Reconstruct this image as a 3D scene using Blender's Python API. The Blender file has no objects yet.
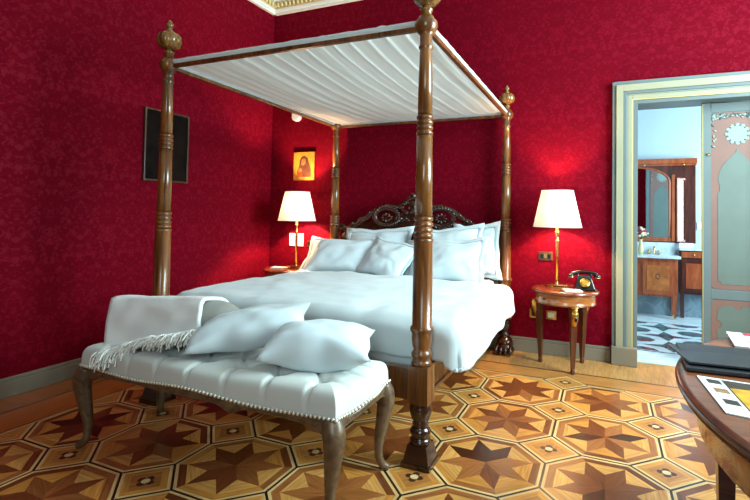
import bpy, bmesh, math, random
from mathutils import Vector, Matrix, noise
random.seed(7)
S = bpy.context.scene
COL = S.collection
PI = math.pi
def lin(c):
    return tuple(((v/255)/12.92 if v/255 <= .04045 else ((v/255+.055)/1.055)**2.4) for v in c)
def lerp(a, b, t): return a+(b-a)*t
def sstep(a, b, x):
    t = min(1, max(0, (x-a)/(b-a))); return t*t*(3-2*t)
def interp(pts, t):
    if t <= pts[0][0]: return pts[0][1]
    for (a, va), (b, vb) in zip(pts, pts[1:]):
        if t <= b: return va+(vb-va)*(t-a)/(b-a)
    return pts[-1][1]
def catmull(P, n=6):
    P = [Vector(p) for p in P]; out = []
    for i in range(len(P)-1):
        a = P[max(0, i-1)]; b = P[i]; c = P[i+1]; d = P[min(len(P)-1, i+2)]
        for k in range(n):
            t = k/n
            out.append(.5*((2*b)+(c-a)*t+(2*a-5*b+4*c-d)*t*t+(3*b-a-3*c+d)*t**3))
    out.append(P[-1]); return out

# ------------------------------------------------------------------ materials
def newmat(name):
    m = bpy.data.materials.new(name); m.use_nodes = True
    nt = m.node_tree; nt.nodes.clear()
    out = nt.nodes.new('ShaderNodeOutputMaterial')
    b = nt.nodes.new('ShaderNodeBsdfPrincipled')
    nt.links.new(b.outputs[0], out.inputs[0])
    return m, nt, b
def N(nt, t, **k):
    n = nt.nodes.new(t)
    for a, v in k.items(): setattr(n, a, v)
    return n
def ramp(nt, fac, stops):
    r = N(nt, 'ShaderNodeValToRGB'); e = r.color_ramp.elements
    while len(e) < len(stops): e.new(.5)
    for el, (p, c) in zip(e, stops):
        el.position = p; el.color = (*c, 1) if len(c) == 3 else c
    nt.links.new(fac, r.inputs[0]); return r
def coords(nt, scale=(1, 1, 1), kind='Object'):
    t = N(nt, 'ShaderNodeTexCoord'); m = N(nt, 'ShaderNodeMapping')
    m.inputs['Scale'].default_value = scale
    nt.links.new(t.outputs[kind], m.inputs[0]); return m.outputs[0]
def plain(name, c, rough=.5, metal=0, coat=0, var=.0, vs=8, bump=0, spec=.5, sheen=0):
    m, nt, b = newmat(name); c = lin(c)
    b.inputs['Base Color'].default_value = (*c, 1); b.inputs['Roughness'].default_value = rough
    b.inputs['Metallic'].default_value = metal; b.inputs['Coat Weight'].default_value = coat
    b.inputs['Coat Roughness'].default_value = .12
    b.inputs['Specular IOR Level'].default_value = spec
    if sheen: b.inputs['Sheen Weight'].default_value = sheen
    if var or bump:
        n = N(nt, 'ShaderNodeTexNoise'); n.inputs['Scale'].default_value = vs; n.inputs['Detail'].default_value = 5
        nt.links.new(coords(nt), n.inputs['Vector'])
        if var:
            r = ramp(nt, n.outputs['Fac'], [(.3, tuple(x*(1-var) for x in c)), (.7, tuple(min(1, x*(1+var)) for x in c))])
            nt.links.new(r.outputs[0], b.inputs['Base Color'])
        if bump:
            bp = N(nt, 'ShaderNodeBump'); bp.inputs['Strength'].default_value = bump; bp.inputs['Distance'].default_value = .01
            nt.links.new(n.outputs['Fac'], bp.inputs['Height']); nt.links.new(bp.outputs[0], b.inputs['Normal'])
    return m
def wood(name, c1, c2, rough=.3, coat=.4, scale=(14, 14, 1.2), coatr=.15):
    m, nt, b = newmat(name)
    v = coords(nt, scale)
    n = N(nt, 'ShaderNodeTexNoise'); n.inputs['Scale'].default_value = 2.2; n.inputs['Detail'].default_value = 8; n.inputs['Distortion'].default_value = .8
    nt.links.new(v, n.inputs['Vector'])
    r = ramp(nt, n.outputs['Fac'], [(.3, lin(c1)), (.52, tuple((a+b_)/2 for a, b_ in zip(lin(c1), lin(c2)))), (.72, lin(c2))])
    nt.links.new(r.outputs[0], b.inputs['Base Color'])
    b.inputs['Roughness'].default_value = rough; b.inputs['Coat Weight'].default_value = coat; b.inputs['Coat Roughness'].default_value = coatr
    bp = N(nt, 'ShaderNodeBump'); bp.inputs['Strength'].default_value = .06; bp.inputs['Distance'].default_value = .004
    nt.links.new(n.outputs['Fac'], bp.inputs['Height']); nt.links.new(bp.outputs[0], b.inputs['Normal'])
    return m
def cloth(name, c, rough=.85, weave=.15, sheen=.2, crease=0):
    m, nt, b = newmat(name)
    b.inputs['Base Color'].default_value = (*lin(c), 1); b.inputs['Roughness'].default_value = rough
    b.inputs['Sheen Weight'].default_value = sheen; b.inputs['Specular IOR Level'].default_value = .25
    n = N(nt, 'ShaderNodeTexNoise'); n.inputs['Scale'].default_value = 260; n.inputs['Detail'].default_value = 2
    nt.links.new(coords(nt), n.inputs['Vector'])
    h = n.outputs['Fac']
    if crease:
        n2 = N(nt, 'ShaderNodeTexNoise'); n2.inputs['Scale'].default_value = 7; n2.inputs['Detail'].default_value = 4; n2.inputs['Distortion'].default_value = 1.2
        nt.links.new(coords(nt), n2.inputs['Vector'])
        mx = N(nt, 'ShaderNodeMath', operation='MULTIPLY_ADD'); mx.inputs[1].default_value = crease
        nt.links.new(n2.outputs['Fac'], mx.inputs[0]); nt.links.new(h, mx.inputs[2]); h = mx.outputs[0]
    bp = N(nt, 'ShaderNodeBump'); bp.inputs['Strength'].default_value = weave; bp.inputs['Distance'].default_value = .003
    nt.links.new(h, bp.inputs['Height']); nt.links.new(bp.outputs[0], b.inputs['Normal'])
    return m
def damask(name, axis):
    """woven red damask: mirrored leaf repeat, ground and figure differ in colour and gloss"""
    m, nt, b = newmat(name)
    tc = N(nt, 'ShaderNodeTexCoord'); sp = N(nt, 'ShaderNodeSeparateXYZ'); nt.links.new(tc.outputs['Object'], sp.inputs[0])
    u = sp.outputs['XYZ'.index(axis)]; z = sp.outputs[2]
    pp = N(nt, 'ShaderNodeMath', operation='PINGPONG'); pp.inputs[1].default_value = .21; nt.links.new(u, pp.inputs[0])
    md = N(nt, 'ShaderNodeMath', operation='MODULO'); md.inputs[1].default_value = .62
    ad = N(nt, 'ShaderNodeMath', operation='ADD'); ad.inputs[1].default_value = 6.2; nt.links.new(z, ad.inputs[0]); nt.links.new(ad.outputs[0], md.inputs[0])
    cb = N(nt, 'ShaderNodeCombineXYZ'); nt.links.new(pp.outputs[0], cb.inputs[0]); nt.links.new(md.outputs[0], cb.inputs[1])
    n = N(nt, 'ShaderNodeTexNoise'); n.inputs['Scale'].default_value = 17; n.inputs['Detail'].default_value = 2.5; n.inputs['Roughness'].default_value = .62; n.inputs['Distortion'].default_value = 1.6
    nt.links.new(cb.outputs[0], n.inputs['Vector'])
    v = N(nt, 'ShaderNodeTexVoronoi', feature='DISTANCE_TO_EDGE'); v.inputs['Scale'].default_value = 15
    nd = N(nt, 'ShaderNodeMixRGB'); nd.blend_type = 'ADD'; nd.inputs[0].default_value = .07
    nt.links.new(cb.outputs[0], nd.inputs[1]); nt.links.new(n.outputs['Color'], nd.inputs[2]); nt.links.new(nd.outputs[0], v.inputs['Vector'])
    r1 = ramp(nt, n.outputs['Fac'], [(.47, (0, 0, 0)), (.53, (1, 1, 1))])
    r2 = ramp(nt, v.outputs['Distance'], [(.05, (0, 0, 0)), (.12, (1, 1, 1))])
    mu = N(nt, 'ShaderNodeMixRGB'); mu.blend_type = 'MULTIPLY'; mu.inputs[0].default_value = .75
    nt.links.new(r1.outputs[0], mu.inputs[1]); nt.links.new(r2.outputs[0], mu.inputs[2])
    f = mu.outputs[0]
    cr = ramp(nt, f, [(0, lin(WALL_A)), (1, lin(WALL_B))]); nt.links.new(cr.outputs[0], b.inputs['Base Color'])
    rr = ramp(nt, f, [(0, (.85,)*3), (1, (.6,)*3)]); nt.links.new(rr.outputs[0], b.inputs['Roughness'])
    b.inputs['Specular IOR Level'].default_value = .06
    return m
WALL_A, WALL_B = (97, 0, 19), (111, 3, 26)
def marble(name, c, c2, sc=3):
    m, nt, b = newmat(name)
    n = N(nt, 'ShaderNodeTexNoise'); n.inputs['Scale'].default_value = sc; n.inputs['Detail'].default_value = 8; n.inputs['Distortion'].default_value = 2.5
    nt.links.new(coords(nt), n.inputs['Vector'])
    r = ramp(nt, n.outputs['Fac'], [(.38, lin(c)), (.5, lin(c2)), (.62, lin(c))]); nt.links.new(r.outputs[0], b.inputs['Base Color'])
    b.inputs['Roughness'].default_value = .18
    return m
def parquet():
    m, nt, b = newmat('parquet_veneer')
    a = N(nt, 'ShaderNodeVertexColor', layer_name='tone')
    uv = N(nt, 'ShaderNodeUVMap', uv_map='grain'); mp = N(nt, 'ShaderNodeMapping'); mp.inputs['Scale'].default_value = (3, 45, 1)
    nt.links.new(uv.outputs[0], mp.inputs[0])
    n = N(nt, 'ShaderNodeTexNoise'); n.inputs['Scale'].default_value = 2; n.inputs['Detail'].default_value = 7; n.inputs['Distortion'].default_value = .6
    nt.links.new(mp.outputs[0], n.inputs['Vector'])
    r = ramp(nt, n.outputs['Fac'], [(.28, (.62, .58, .54)), (.7, (1.18, 1.15, 1.1))])
    mx = N(nt, 'ShaderNodeMixRGB'); mx.blend_type = 'MULTIPLY'; mx.inputs[0].default_value = 1
    nt.links.new(a.outputs[0], mx.inputs[1]); nt.links.new(r.outputs[0], mx.inputs[2]); nt.links.new(mx.outputs[0], b.inputs['Base Color'])
    b.inputs['Roughness'].default_value = .3; b.inputs['Coat Weight'].default_value = .25; b.inputs['Coat Roughness'].default_value = .2
    return m
M = {}
M['wall_y'] = damask('red_damask_left', 'Y'); M['wall_x'] = damask('red_damask_back', 'X')
M['floor'] = parquet()
M['post'] = wood('polished_walnut', (54, 26, 11), (142, 84, 34), .3, .35)
M['post_light'] = wood('golden_walnut', (66, 33, 13), (150, 94, 42), .27, .45)
M['gilt_wood'] = wood('gilded_walnut', (84, 52, 20), (142, 98, 44), .25, .5)
M['dark_walnut'] = wood('carved_dark_walnut', (28, 12, 6), (70, 34, 15), .25, .6, (9, 9, 9))
M['mahog_d'] = wood('dark_mahogany', (52, 22, 11), (98, 46, 22), .28, .4, (12, 12, 2))
M['mahog'] = wood('mahogany', (92, 38, 18), (150, 72, 34), .25, .6, (3, 12, 12))
M['veneer'] = wood('satinwood_veneer', (140, 76, 36), (182, 112, 58), .22, .7, (3, 14, 14))
M['table'] = wood('table_mahogany', (96, 48, 25), (152, 86, 48), .38, .35, (2, 14, 2))
M['table_rim'] = wood('table_rim_rosewood', (66, 28, 16), (116, 60, 36), .3, .4, (4, 4, 14))
M['bench_wood'] = wood('limed_walnut', (72, 52, 36), (122, 94, 66), .4, .15, (9, 9, 9))
M['brass'] = plain('polished_brass', (224, 190, 124), .22, 1)
M['gilt'] = plain('gilt_bronze', (206, 158, 74), .3, 1, var=.2, vs=60)
M['nail'] = plain('pearl_nail', (232, 224, 206), .35, .5)
M['gold_line'] = plain('gold_leaf_line', (190, 172, 110), .5, .2)
M['linen'] = cloth('white_cotton', (208, 218, 221), crease=2.0)
M['sham'] = cloth('white_percale', (206, 218, 223), crease=2.5)
M['canopy'] = cloth('ivory_voile', (236, 234, 226), .9, .1)
M['stitch'] = cloth('sham_piping', (176, 190, 200))
M['bench_cloth'] = cloth('ivory_linen_upholstery', (206, 209, 204))
M['throw'] = cloth('white_wool', (240, 242, 240), .95, .4)
M['fringe'] = cloth('wool_fringe', (240, 240, 234), .95, .4)
M['bolster'] = cloth('grey_linen', (150, 148, 142))
M['black'] = plain('black_bakelite', (10, 10, 12), .15, 0, .5)
M['leather'] = plain('black_leather', (34, 38, 46), .42, 0, 0, .15, 120, .15)
M['trim'] = plain('grey_cream_paint', (132, 138, 126), .5, var=.05, vs=4)
M['trim_b'] = plain('blue_grey_paint', (94, 105, 106), .5, var=.06, vs=5)
M['trim_c'] = plain('cream_paint', (146, 143, 118), .5, var=.05, vs=4)
M['baseb'] = plain('taupe_grey_paint', (122, 112, 96), .5, var=.06, vs=5)
M['white'] = plain('white_plastic', (232, 234, 234), .4)
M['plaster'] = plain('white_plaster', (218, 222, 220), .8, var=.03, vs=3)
M['cream_gold'] = plain('cream_and_gold_stucco', (206, 188, 136), .6, var=.15, vs=30)
M['cream'] = plain('cream_stucco', (226, 218, 190), .7)
M['grey_panel'] = plain('sage_grey_paint', (92, 104, 97), .55, var=.06, vs=6)
M['pink_panel'] = plain('dusty_rose_paint', (122, 86, 77), .55, var=.06, vs=6)
M['ivory'] = plain('ivory_ornament', (126, 142, 134), .5)
M['teal'] = plain('dark_teal_ornament', (50, 74, 80), .5)
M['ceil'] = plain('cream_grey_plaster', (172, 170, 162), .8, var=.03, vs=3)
M['bath_wall'] = plain('pale_blue_wall', (196, 212, 220), .8)
M['bath_marble'] = marble('blue_grey_marble', (118, 140, 152), (146, 168, 178), 2.5)
M['bath_white'] = marble('white_marble', (224, 234, 238), (200, 212, 218), 2)
M['bath_green'] = marble('green_marble', (58, 82, 84), (96, 118, 118), 5)
M['bath_purple'] = marble('purple_marble', (84, 44, 66), (120, 80, 96), 5)
M['bath_wood'] = wood('bath_mahogany', (146, 62, 30), (192, 100, 58), .3, .4, (10, 10, 2))
M['bath_wood_d'] = wood('bath_mahogany_dark', (58, 24, 20), (96, 46, 36), .3, .4, (10, 10, 2))
M['burl'] = wood('burl_panel', (160, 80, 34), (210, 124, 62), .3, .5, (5, 5, 5))
m, nt, b = newmat('mirror_glass'); b.inputs['Metallic'].default_value = 1; b.inputs['Roughness'].default_value = .02; b.inputs['Base Color'].default_value = (.86, .92, .93, 1); M['mirror'] = m
M['canvas'] = plain('dark_oil_canvas', (17, 11, 9), .8, 0, 0, .5, 9, 0, .08)
M['frame_d'] = wood('dark_frame_wood', (44, 26, 16), (92, 58, 32), .4, .2)
M['icon_gold'] = plain('icon_gold_ground', (190, 136, 48), .5, .15, 0, .25, 25)
M['icon_dark'] = plain('icon_umber_paint', (76, 40, 26), .6, 0, 0, .35, 30)
M['icon_skin'] = plain('icon_ochre_paint', (140, 88, 48), .6, 0, 0, .2, 30)
M['icon_red'] = plain('icon_red_paint', (150, 52, 24), .6, 0, 0, .2, 30)
M['paper'] = plain('white_paper', (226, 230, 232), .6)
M['yellow'] = plain('printed_yellow', (206, 150, 20), .5, 0, 0, .35, 22)
M['print_dark'] = plain('printed_umber', (52, 42, 32), .5, 0, 0, .6, 60)
M['print_tan'] = plain('printed_tan', (150, 112, 70), .5, 0, 0, .5, 70)
M['print_red'] = plain('printed_red', (164, 40, 56), .5)
M['print_blue'] = plain('printed_blue', (150, 186, 202), .5)
M['petal'] = plain('pink_petal', (190, 60, 100), .6); M['petal_w'] = plain('cream_petal', (236, 214, 180), .6)
M['leafg'] = plain('green_leaf', (50, 84, 40), .5)
M['vaseg'] = plain('celadon_vase', (220, 208, 150), .2)
m, nt, b = newmat('pleated_silk_shade')
tr = N(nt, 'ShaderNodeBsdfTranslucent'); tr.inputs[0].default_value = (1, .86, .68, 1)
df = N(nt, 'ShaderNodeBsdfDiffuse'); df.inputs[0].default_value = (.9, .86, .78, 1)
ms = N(nt, 'ShaderNodeMixShader'); ms.inputs[0].default_value = .032
nt.links.new(df.outputs[0], ms.inputs[1]); nt.links.new(tr.outputs[0], ms.inputs[2])
nt.links.new(ms.outputs[0], nt.nodes['Material Output'].inputs[0]); M['shade'] = m
m, nt, b = newmat('ivory_voile')
b.inputs['Base Color'].default_value = (*lin((236, 242, 244)), 1); b.inputs['Roughness'].default_value = .9; b.inputs['Specular IOR Level'].default_value = .2
tr = N(nt, 'ShaderNodeBsdfTranslucent'); tr.inputs[0].default_value = (.92, .95, .96, 1); ms = N(nt, 'ShaderNodeMixShader'); ms.inputs[0].default_value = .7
nt.links.new(b.outputs[0], ms.inputs[1]); nt.links.new(tr.outputs[0], ms.inputs[2]); nt.links.new(ms.outputs[0], nt.nodes['Material Output'].inputs[0]); M['canopy'] = m
m, nt, b = newmat('lit_bulb'); b.inputs['Emission Color'].default_value = (1, .78, .5, 1); b.inputs['Emission Strength'].default_value = 30; M['bulb'] = m

# ------------------------------------------------------------------ mesh builder
class MB:
    def __init__(self): self.v = []; self.f = []; self.mi = []; self.sm = []
    def face(self, idx, m=0, s=False): self.f.append(tuple(idx)); self.mi.append(m); self.sm.append(s)
    def add(self, vs, fs, m=0, s=False):
        o = len(self.v); self.v += [Vector(p) for p in vs]
        for f in fs: self.face([i+o for i in f], m, s)
        return self
    def box(self, lo, hi, m=0, rot=None, piv=None):
        x0, y0, z0 = lo; x1, y1, z1 = hi
        vs = [Vector(p) for p in ((x0, y0, z0), (x1, y0, z0), (x1, y1, z0), (x0, y1, z0), (x0, y0, z1), (x1, y0, z1), (x1, y1, z1), (x0, y1, z1))]
        if rot is not None:
            p = Vector(piv) if piv is not None else sum(vs, Vector())/8
            vs = [p+rot @ (q-p) for q in vs]
        return self.add(vs, [(3, 2, 1, 0), (4, 5, 6, 7), (0, 1, 5, 4), (1, 2, 6, 5), (2, 3, 7, 6), (3, 0, 4, 7)], m)
    def lathe(self, prof, c=(0, 0, 0), seg=24, m=0, lobe=None, sx=1, sy=1):
        """prof: (radius, z) bottom to top, around z"""
        c = Vector(c); vs = []; n = len(prof)
        for r, z in prof:
            for k in range(seg):
                a = 2*PI*k/seg; q = r*(lobe(a, z) if lobe else 1)
                vs.append(c+Vector((q*math.cos(a)*sx, q*math.sin(a)*sy, z)))
        fs = [(i*seg+k, i*seg+(k+1) % seg, (i+1)*seg+(k+1) % seg, (i+1)*seg+k) for i in range(n-1) for k in range(seg)]
        self.add(vs, fs, m, True); o = len(self.v)-len(vs)
        if prof[0][0] > 1e-4: self.face([o+k for k in reversed(range(seg))], m)
        if prof[-1][0] > 1e-4: self.face([o+(n-1)*seg+k for k in range(seg)], m)
        return self
    def tube(self, path, rad, seg=10, m=0, closed=False, flat=None):
        path = [Vector(p) for p in path]; n = len(path); vs = []
        up = Vector((0, 0, 1)); prev = None
        for i, p in enumerate(path):
            if closed: t = path[(i+1) % n]-path[i-1]
            else: t = path[min(n-1, i+1)]-path[max(0, i-1)]
            t.normalize()
            if prev is None:
                a = t.cross(up)
                if a.length < .05: a = t.cross(Vector((1, 0, 0)))
            else: a = prev-t*prev.dot(t)
            a.normalize(); prev = a; b_ = t.cross(a)
            r = rad(i/(n-1)) if callable(rad) else rad
            for k in range(seg):
                q = 2*PI*k/seg; d = a*math.cos(q)+b_*math.sin(q)
                if flat: d = Vector((d.x*flat[0], d.y*flat[1], d.z*flat[2]))
                vs.append(p+d*r)
        o = len(self.v)
        fs = [(i*seg+k, i*seg+(k+1) % seg, ((i+1) % n)*seg+(k+1) % seg, ((i+1) % n)*seg+k) for i in range(n if closed else n-1) for k in range(seg)]
        self.add(vs, fs, m, True)
        if not closed:
            self.face([o+k for k in reversed(range(seg))], m); self.face([o+(n-1)*seg+k for k in range(seg)], m)
        return self
    def ball(self, c, r, m=0, seg=12, ring=8, rot=None):
        c = Vector(c); r = Vector(r) if hasattr(r, '__len__') else Vector((r, r, r)); vs = []
        for i in range(ring+1):
            t = -PI/2+PI*i/ring; cr = max(1e-5, math.cos(t))
            for k in range(seg):
                a = 2*PI*k/seg; q = Vector((cr*math.cos(a)*r.x, cr*math.sin(a)*r.y, math.sin(t)*r.z))
                vs.append(c+(rot @ q if rot is not None else q))
        self.add(vs, [(i*seg+k, i*seg+(k+1) % seg, (i+1)*seg+(k+1) % seg, (i+1)*seg+k) for i in range(ring) for k in range(seg)], m, True)
        return self
    def prism(self, poly, lo, hi, axis='Z', m=0):
        """extrude a 2D polygon; axis Z: (x,y); axis Y: (x,z)"""
        def P(a, b_, h): return Vector((a, b_, h)) if axis == 'Z' else Vector((a, h, b_)) if axis == 'Y' else Vector((h, a, b_))
        n = len(poly); vs = [P(a, b_, lo) for a, b_ in poly]+[P(a, b_, hi) for a, b_ in poly]
        self.add(vs, [tuple(reversed(range(n))), tuple(range(n, 2*n))]+[(i, (i+1) % n, n+(i+1) % n, n+i) for i in range(n)], m)
        return self
    def grid(self, fn, nu, nv, m=0, s=True, cu=False):
        vs = [fn(i/nu, j/nv) for j in range(nv+1) for i in range(nu+1)]
        w = nu+1
        return self.add(vs, [(j*w+i, j*w+i+1, (j+1)*w+i+1, (j+1)*w+i) for j in range(nv) for i in range(nu)], m, s)
    def build(self, name, mats, parent=None, org=None, bevel=0, solid=None, sub=0):
        if not isinstance(mats, (list, tuple)): mats = [mats]
        o_ = Vector(org) if org is not None else (Vector(parent['o']) if parent is not None and 'o' in parent else Vector((0, 0, 0)))
        me = bpy.data.meshes.new(name)
        me.from_pydata([tuple(p-o_) for p in self.v], [], self.f)
        for mm in mats: me.materials.append(mm)
        me.polygons.foreach_set('material_index', self.mi); me.polygons.foreach_set('use_smooth', self.sm)
        bm = bmesh.new(); bm.from_mesh(me); bmesh.ops.remove_doubles(bm, verts=bm.verts, dist=1e-5)
        bmesh.ops.recalc_face_normals(bm, faces=bm.faces); bm.to_mesh(me); bm.free()
        o = bpy.data.objects.new(name, me); COL.objects.link(o)
        if parent is not None: o.parent = parent
        elif org is not None: o.location = o_
        if bevel:
            md = o.modifiers.new('bevel', 'BEVEL'); md.width = bevel; md.segments = 2; md.limit_method = 'ANGLE'; md.angle_limit = .7
        if solid:
            md = o.modifiers.new('solid', 'SOLIDIFY'); md.thickness = solid; md.offset = -1
        if sub:
            md = o.modifiers.new('sub', 'SUBSURF'); md.levels = sub; md.render_levels = sub
        return o
def thing(name, label, cat, loc=(0, 0, 0), group=None, local=False):
    o = bpy.data.objects.new(name, None); COL.objects.link(o); o.location = loc; o.empty_display_size = .1
    o['o'] = (0, 0, 0) if local else tuple(float(x) for x in loc)
    o['label'] = label; o['category'] = cat
    if group: o['group'] = group
    return o
def tag(o, label, cat, group=None):
    o['label'] = label; o['category'] = cat
    if group: o['group'] = group
    return o
def struct(o): o['kind'] = 'structure'; return o
def sub(o, parent):      # re-parent a mesh built in the same frame as a sub-part
    o.parent = parent; return o
def copy_tree(o, parent=None):
    c = o.copy(); COL.objects.link(c)
    if parent is not None: c.parent = parent
    for ch in list(o.children): copy_tree(ch, c)
    return c
def nz(x, y, z, s=1.0, k=0): return noise.noise(Vector((x*s+k*7.3, y*s+k*3.1, z*s-k*5.7)))

# ------------------------------------------------------------------ camera
cam = bpy.data.cameras.new('camera'); co = bpy.data.objects.new('camera', cam); COL.objects.link(co); S.camera = co
yaw, pitch, roll = .4072, .0266, .0156
fw = Vector((-math.sin(yaw)*math.cos(pitch), math.cos(yaw)*math.cos(pitch), math.sin(pitch)))
r0 = Vector((math.cos(yaw), math.sin(yaw), 0)); u0 = r0.cross(fw)
R_ = r0*math.cos(roll)+u0*math.sin(roll); U_ = u0*math.cos(roll)-r0*math.sin(roll)
mw = Matrix((R_, U_, -fw)).transposed().to_4x4(); mw.translation = (0, 0, 1.25); co.matrix_world = mw
cam.sensor_width = 36; cam.lens = 473.2169*36/750
cam.shift_x = (375-402.4723)/750; cam.shift_y = (200.9118-250)/750
cam.clip_start = .05

# ------------------------------------------------------------------ the room
XL, XR, YB, YF, ZT = -3.626, 2.2, 4.489, -1.8, 3.9
BX0, BX1, BY1, BZ = -.9, 2.0, 6.95, 3.2         # bathroom
DX0, DX1, DZ = .24, 1.235, 2.215               # doorway
def wall(name, boxes, mats):
    mb = MB()
    for bx in boxes: mb.box(*bx)
    return struct(mb.build(name, mats))
wall('wall_left', [((XL-.2, YF-.2, 0), (XL, YB+.25, ZT))], M['wall_y'])
wall('wall_back', [((XL, YB, 0), (DX0-.03, YB+.25, ZT)), ((DX0-.03, YB, DZ+.03), (DX1+.03, YB+.25, ZT)), ((DX1+.03, YB, 0), (XR+.2, YB+.25, ZT))], M['wall_x'])
WY0, WY1, WZ0, WZ1 = 2.0, 3.7, 1.2, 3.5
wall('wall_right', [((XR, YF-.2, 0), (XR+.2, WY0, ZT)), ((XR, WY1, 0), (XR+.2, YB, ZT)), ((XR, WY0, 0), (XR+.2, WY1, WZ0)), ((XR, WY0, WZ1), (XR+.2, WY1, ZT))], M['wall_y'])
WX0, WX1 = -.3, .85
wall('wall_front', [((XL, YF-.2, 0), (WX0, YF, ZT)), ((WX1, YF-.2, 0), (XR, YF, ZT)), ((WX0, YF-.2, 0), (WX1, YF, WZ0)), ((WX0, YF-.2, WZ1), (WX1, YF, ZT))], M['wall_x'])
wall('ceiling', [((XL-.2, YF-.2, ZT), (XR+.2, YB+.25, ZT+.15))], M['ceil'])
# window joinery (front one unseen, added for frontal fill; right one beside the camera)
mb = MB()
for a in (WX0, (WX0+WX1)/2-.03, WX1-.06): mb.box((a, YF-.14, WZ0), (a+.06, YF-.06, WZ1))
for z in (WZ0, 2.1, 2.8, WZ1-.06): mb.box((WX0, YF-.13, z), (WX1, YF-.07, z+.06))
struct(mb.build('window_fill', M['trim']))
mb = MB()
for a in (WY0, (WY0+WY1)/2-.03, WY1-.06): mb.box((XR+.06, a, WZ0), (XR+.14, a+.06, WZ1))
for z in (WZ0, 2.1, 2.8, WZ1-.06): mb.box((XR+.07, WY0, z), (XR+.13, WY1, z+.06))
struct(mb.build('window_2', M['trim']))
# cornice: fillet, dentil course, gilded cove
def cornice(name, A, B, inward, ends):
    A = Vector(A); B = Vector(B); d = (B-A).normalized(); n = Vector(inward); L = (B-A).length
    mb = MB()
    prof = [(0, 3.565), (.035, 3.565), (.035, 3.588), (.05, 3.592), (.055, 3.615), (.055, 3.69), (.11, 3.70), (.115, 3.725), (.14, 3.74), (.2, 3.80), (.28, 3.85), (.36, 3.87), (.37, ZT), (0, ZT)]
    for (o1, z1), (o2, z2), mi in zip(prof, prof[1:], [0, 0, 0, 0, 1, 0, 0, 0, 2, 2, 2, 0, 0]):
        mb.add([A+n*o1+Vector((0, 0, z1)), B+n*o1+Vector((0, 0, z1)), B+n*o2+Vector((0, 0, z2)), A+n*o2+Vector((0, 0, z2))], [(0, 1, 2, 3)], mi)
    k = 0
    while k*.055 < L:
        p = A+d*(k*.055)+n*.075
        mb.ball(p+Vector((0, 0, 3.655)), (.019, .019, .032), 1, 8, 5); k += 1
    k = 0
    while k*.11 < L:
        p = A+d*(k*.11)+n*.22
        mb.ball(p+Vector((0, 0, 3.81)), (.04, .04, .012), 0, 8, 4); k += 1
    return struct(mb.build(name, [M['plaster'], M['cream_gold'], M['cream']]))
cornice('trim_1', (XL, YF, 0), (XL, YB, 0), (1, 0, 0), 0)
cornice('trim_2', (XL, YB, 0), (XR, YB, 0), (0, -1, 0), 0)
# baseboards
def baseboard(name, boxes):
    mb = MB()
    for lo, hi, ax in boxes:
        mb.box(lo, (hi[0], hi[1], .105))
        l2 = list(lo); h2 = list(hi)
        if ax == 'X': l2[0] = lo[0]; h2[0] = hi[0]-.008
        else: l2[1] = lo[1]+.008; h2[1] = hi[1]
        l2[2] = .105; h2[2] = .13; mb.box(l2, h2)
    return struct(mb.build(name, M['baseb'], bevel=.004))
baseboard('baseboard_left', [((XL, YF, 0), (XL+.022, YB, .13), 'X')])
baseboard('baseboard_back', [((XL+.022, YB-.022, 0), (DX0-.205, YB, .13), 'Y'), ((DX1+.205, YB-.022, 0), (XR, YB, .13), 'Y')])

# parquet floor: eight-point stars in octagons, diamonds between
class Floor:
    def __init__(s): s.v = []; s.f = []; s.c = []; s.uv = []
    def poly(s, P, col, ang=0, z=0, clip=None, var=.08):
        if clip:
            x0, x1, y0, y1 = clip
            for ax, lim, sg in ((0, x0, 1), (0, x1, -1), (1, y0, 1), (1, y1, -1)):
                Q = []
                for i in range(len(P)):
                    a, b_ = P[i-1], P[i]; da = (a[ax]-lim)*sg; db = (b_[ax]-lim)*sg
                    if (da < 0) != (db < 0):
                        t = da/(da-db); Q.append((a[0]+(b_[0]-a[0])*t, a[1]+(b_[1]-a[1])*t))
                    if db >= 0: Q.append(b_)
                P = Q
                if len(P) < 3: return
        o = len(s.v); s.v += [(p[0], p[1], z) for p in P]; s.f.append(tuple(range(o, o+len(P))))
        k = 1+random.uniform(-var, var); c = tuple(x*k for x in lin(col)); s.c.append((*c, 1))
        ca, sa = math.cos(ang), math.sin(ang); ox, oy = random.random()*9, random.random()*9
        s.uv.append([((p[0]*ca+p[1]*sa)+ox, (-p[0]*sa+p[1]*ca)+oy) for p in P])
d8 = .5546; OX, OY = -.5564, 2.4033
LIGHT, YEL, MID, DARK, CRM, LINE, BRN = (216, 156, 84), (204, 138, 64), (158, 96, 50), (70, 32, 16), (226, 188, 130), (36, 18, 12), (116, 60, 28)
F = Floor()
lx0, ly1 = OX-4*d8-d8/2, OY+2.5*d8
clip = (lx0, XR, YF, ly1)
def ngon(cx, cy, ap, n, off): R = ap/math.cos(PI/n); return [(cx+R*math.cos(off+2*PI*k/n), cy+R*math.sin(off+2*PI*k/n)) for k in range(n)]
def ring(c, a1, a2, n, off, col, var=.08, cols=None):
    P, Q = ngon(*c, a1, n, off), ngon(*c, a2, n, off)
    for k in range(n):
        k2 = (k+1) % n
        F.poly([P[k], P[k2], Q[k2], Q[k]], cols[k] if cols else col, off+2*PI*(k+.5)/n+PI/2, 0, clip, var)
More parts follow.
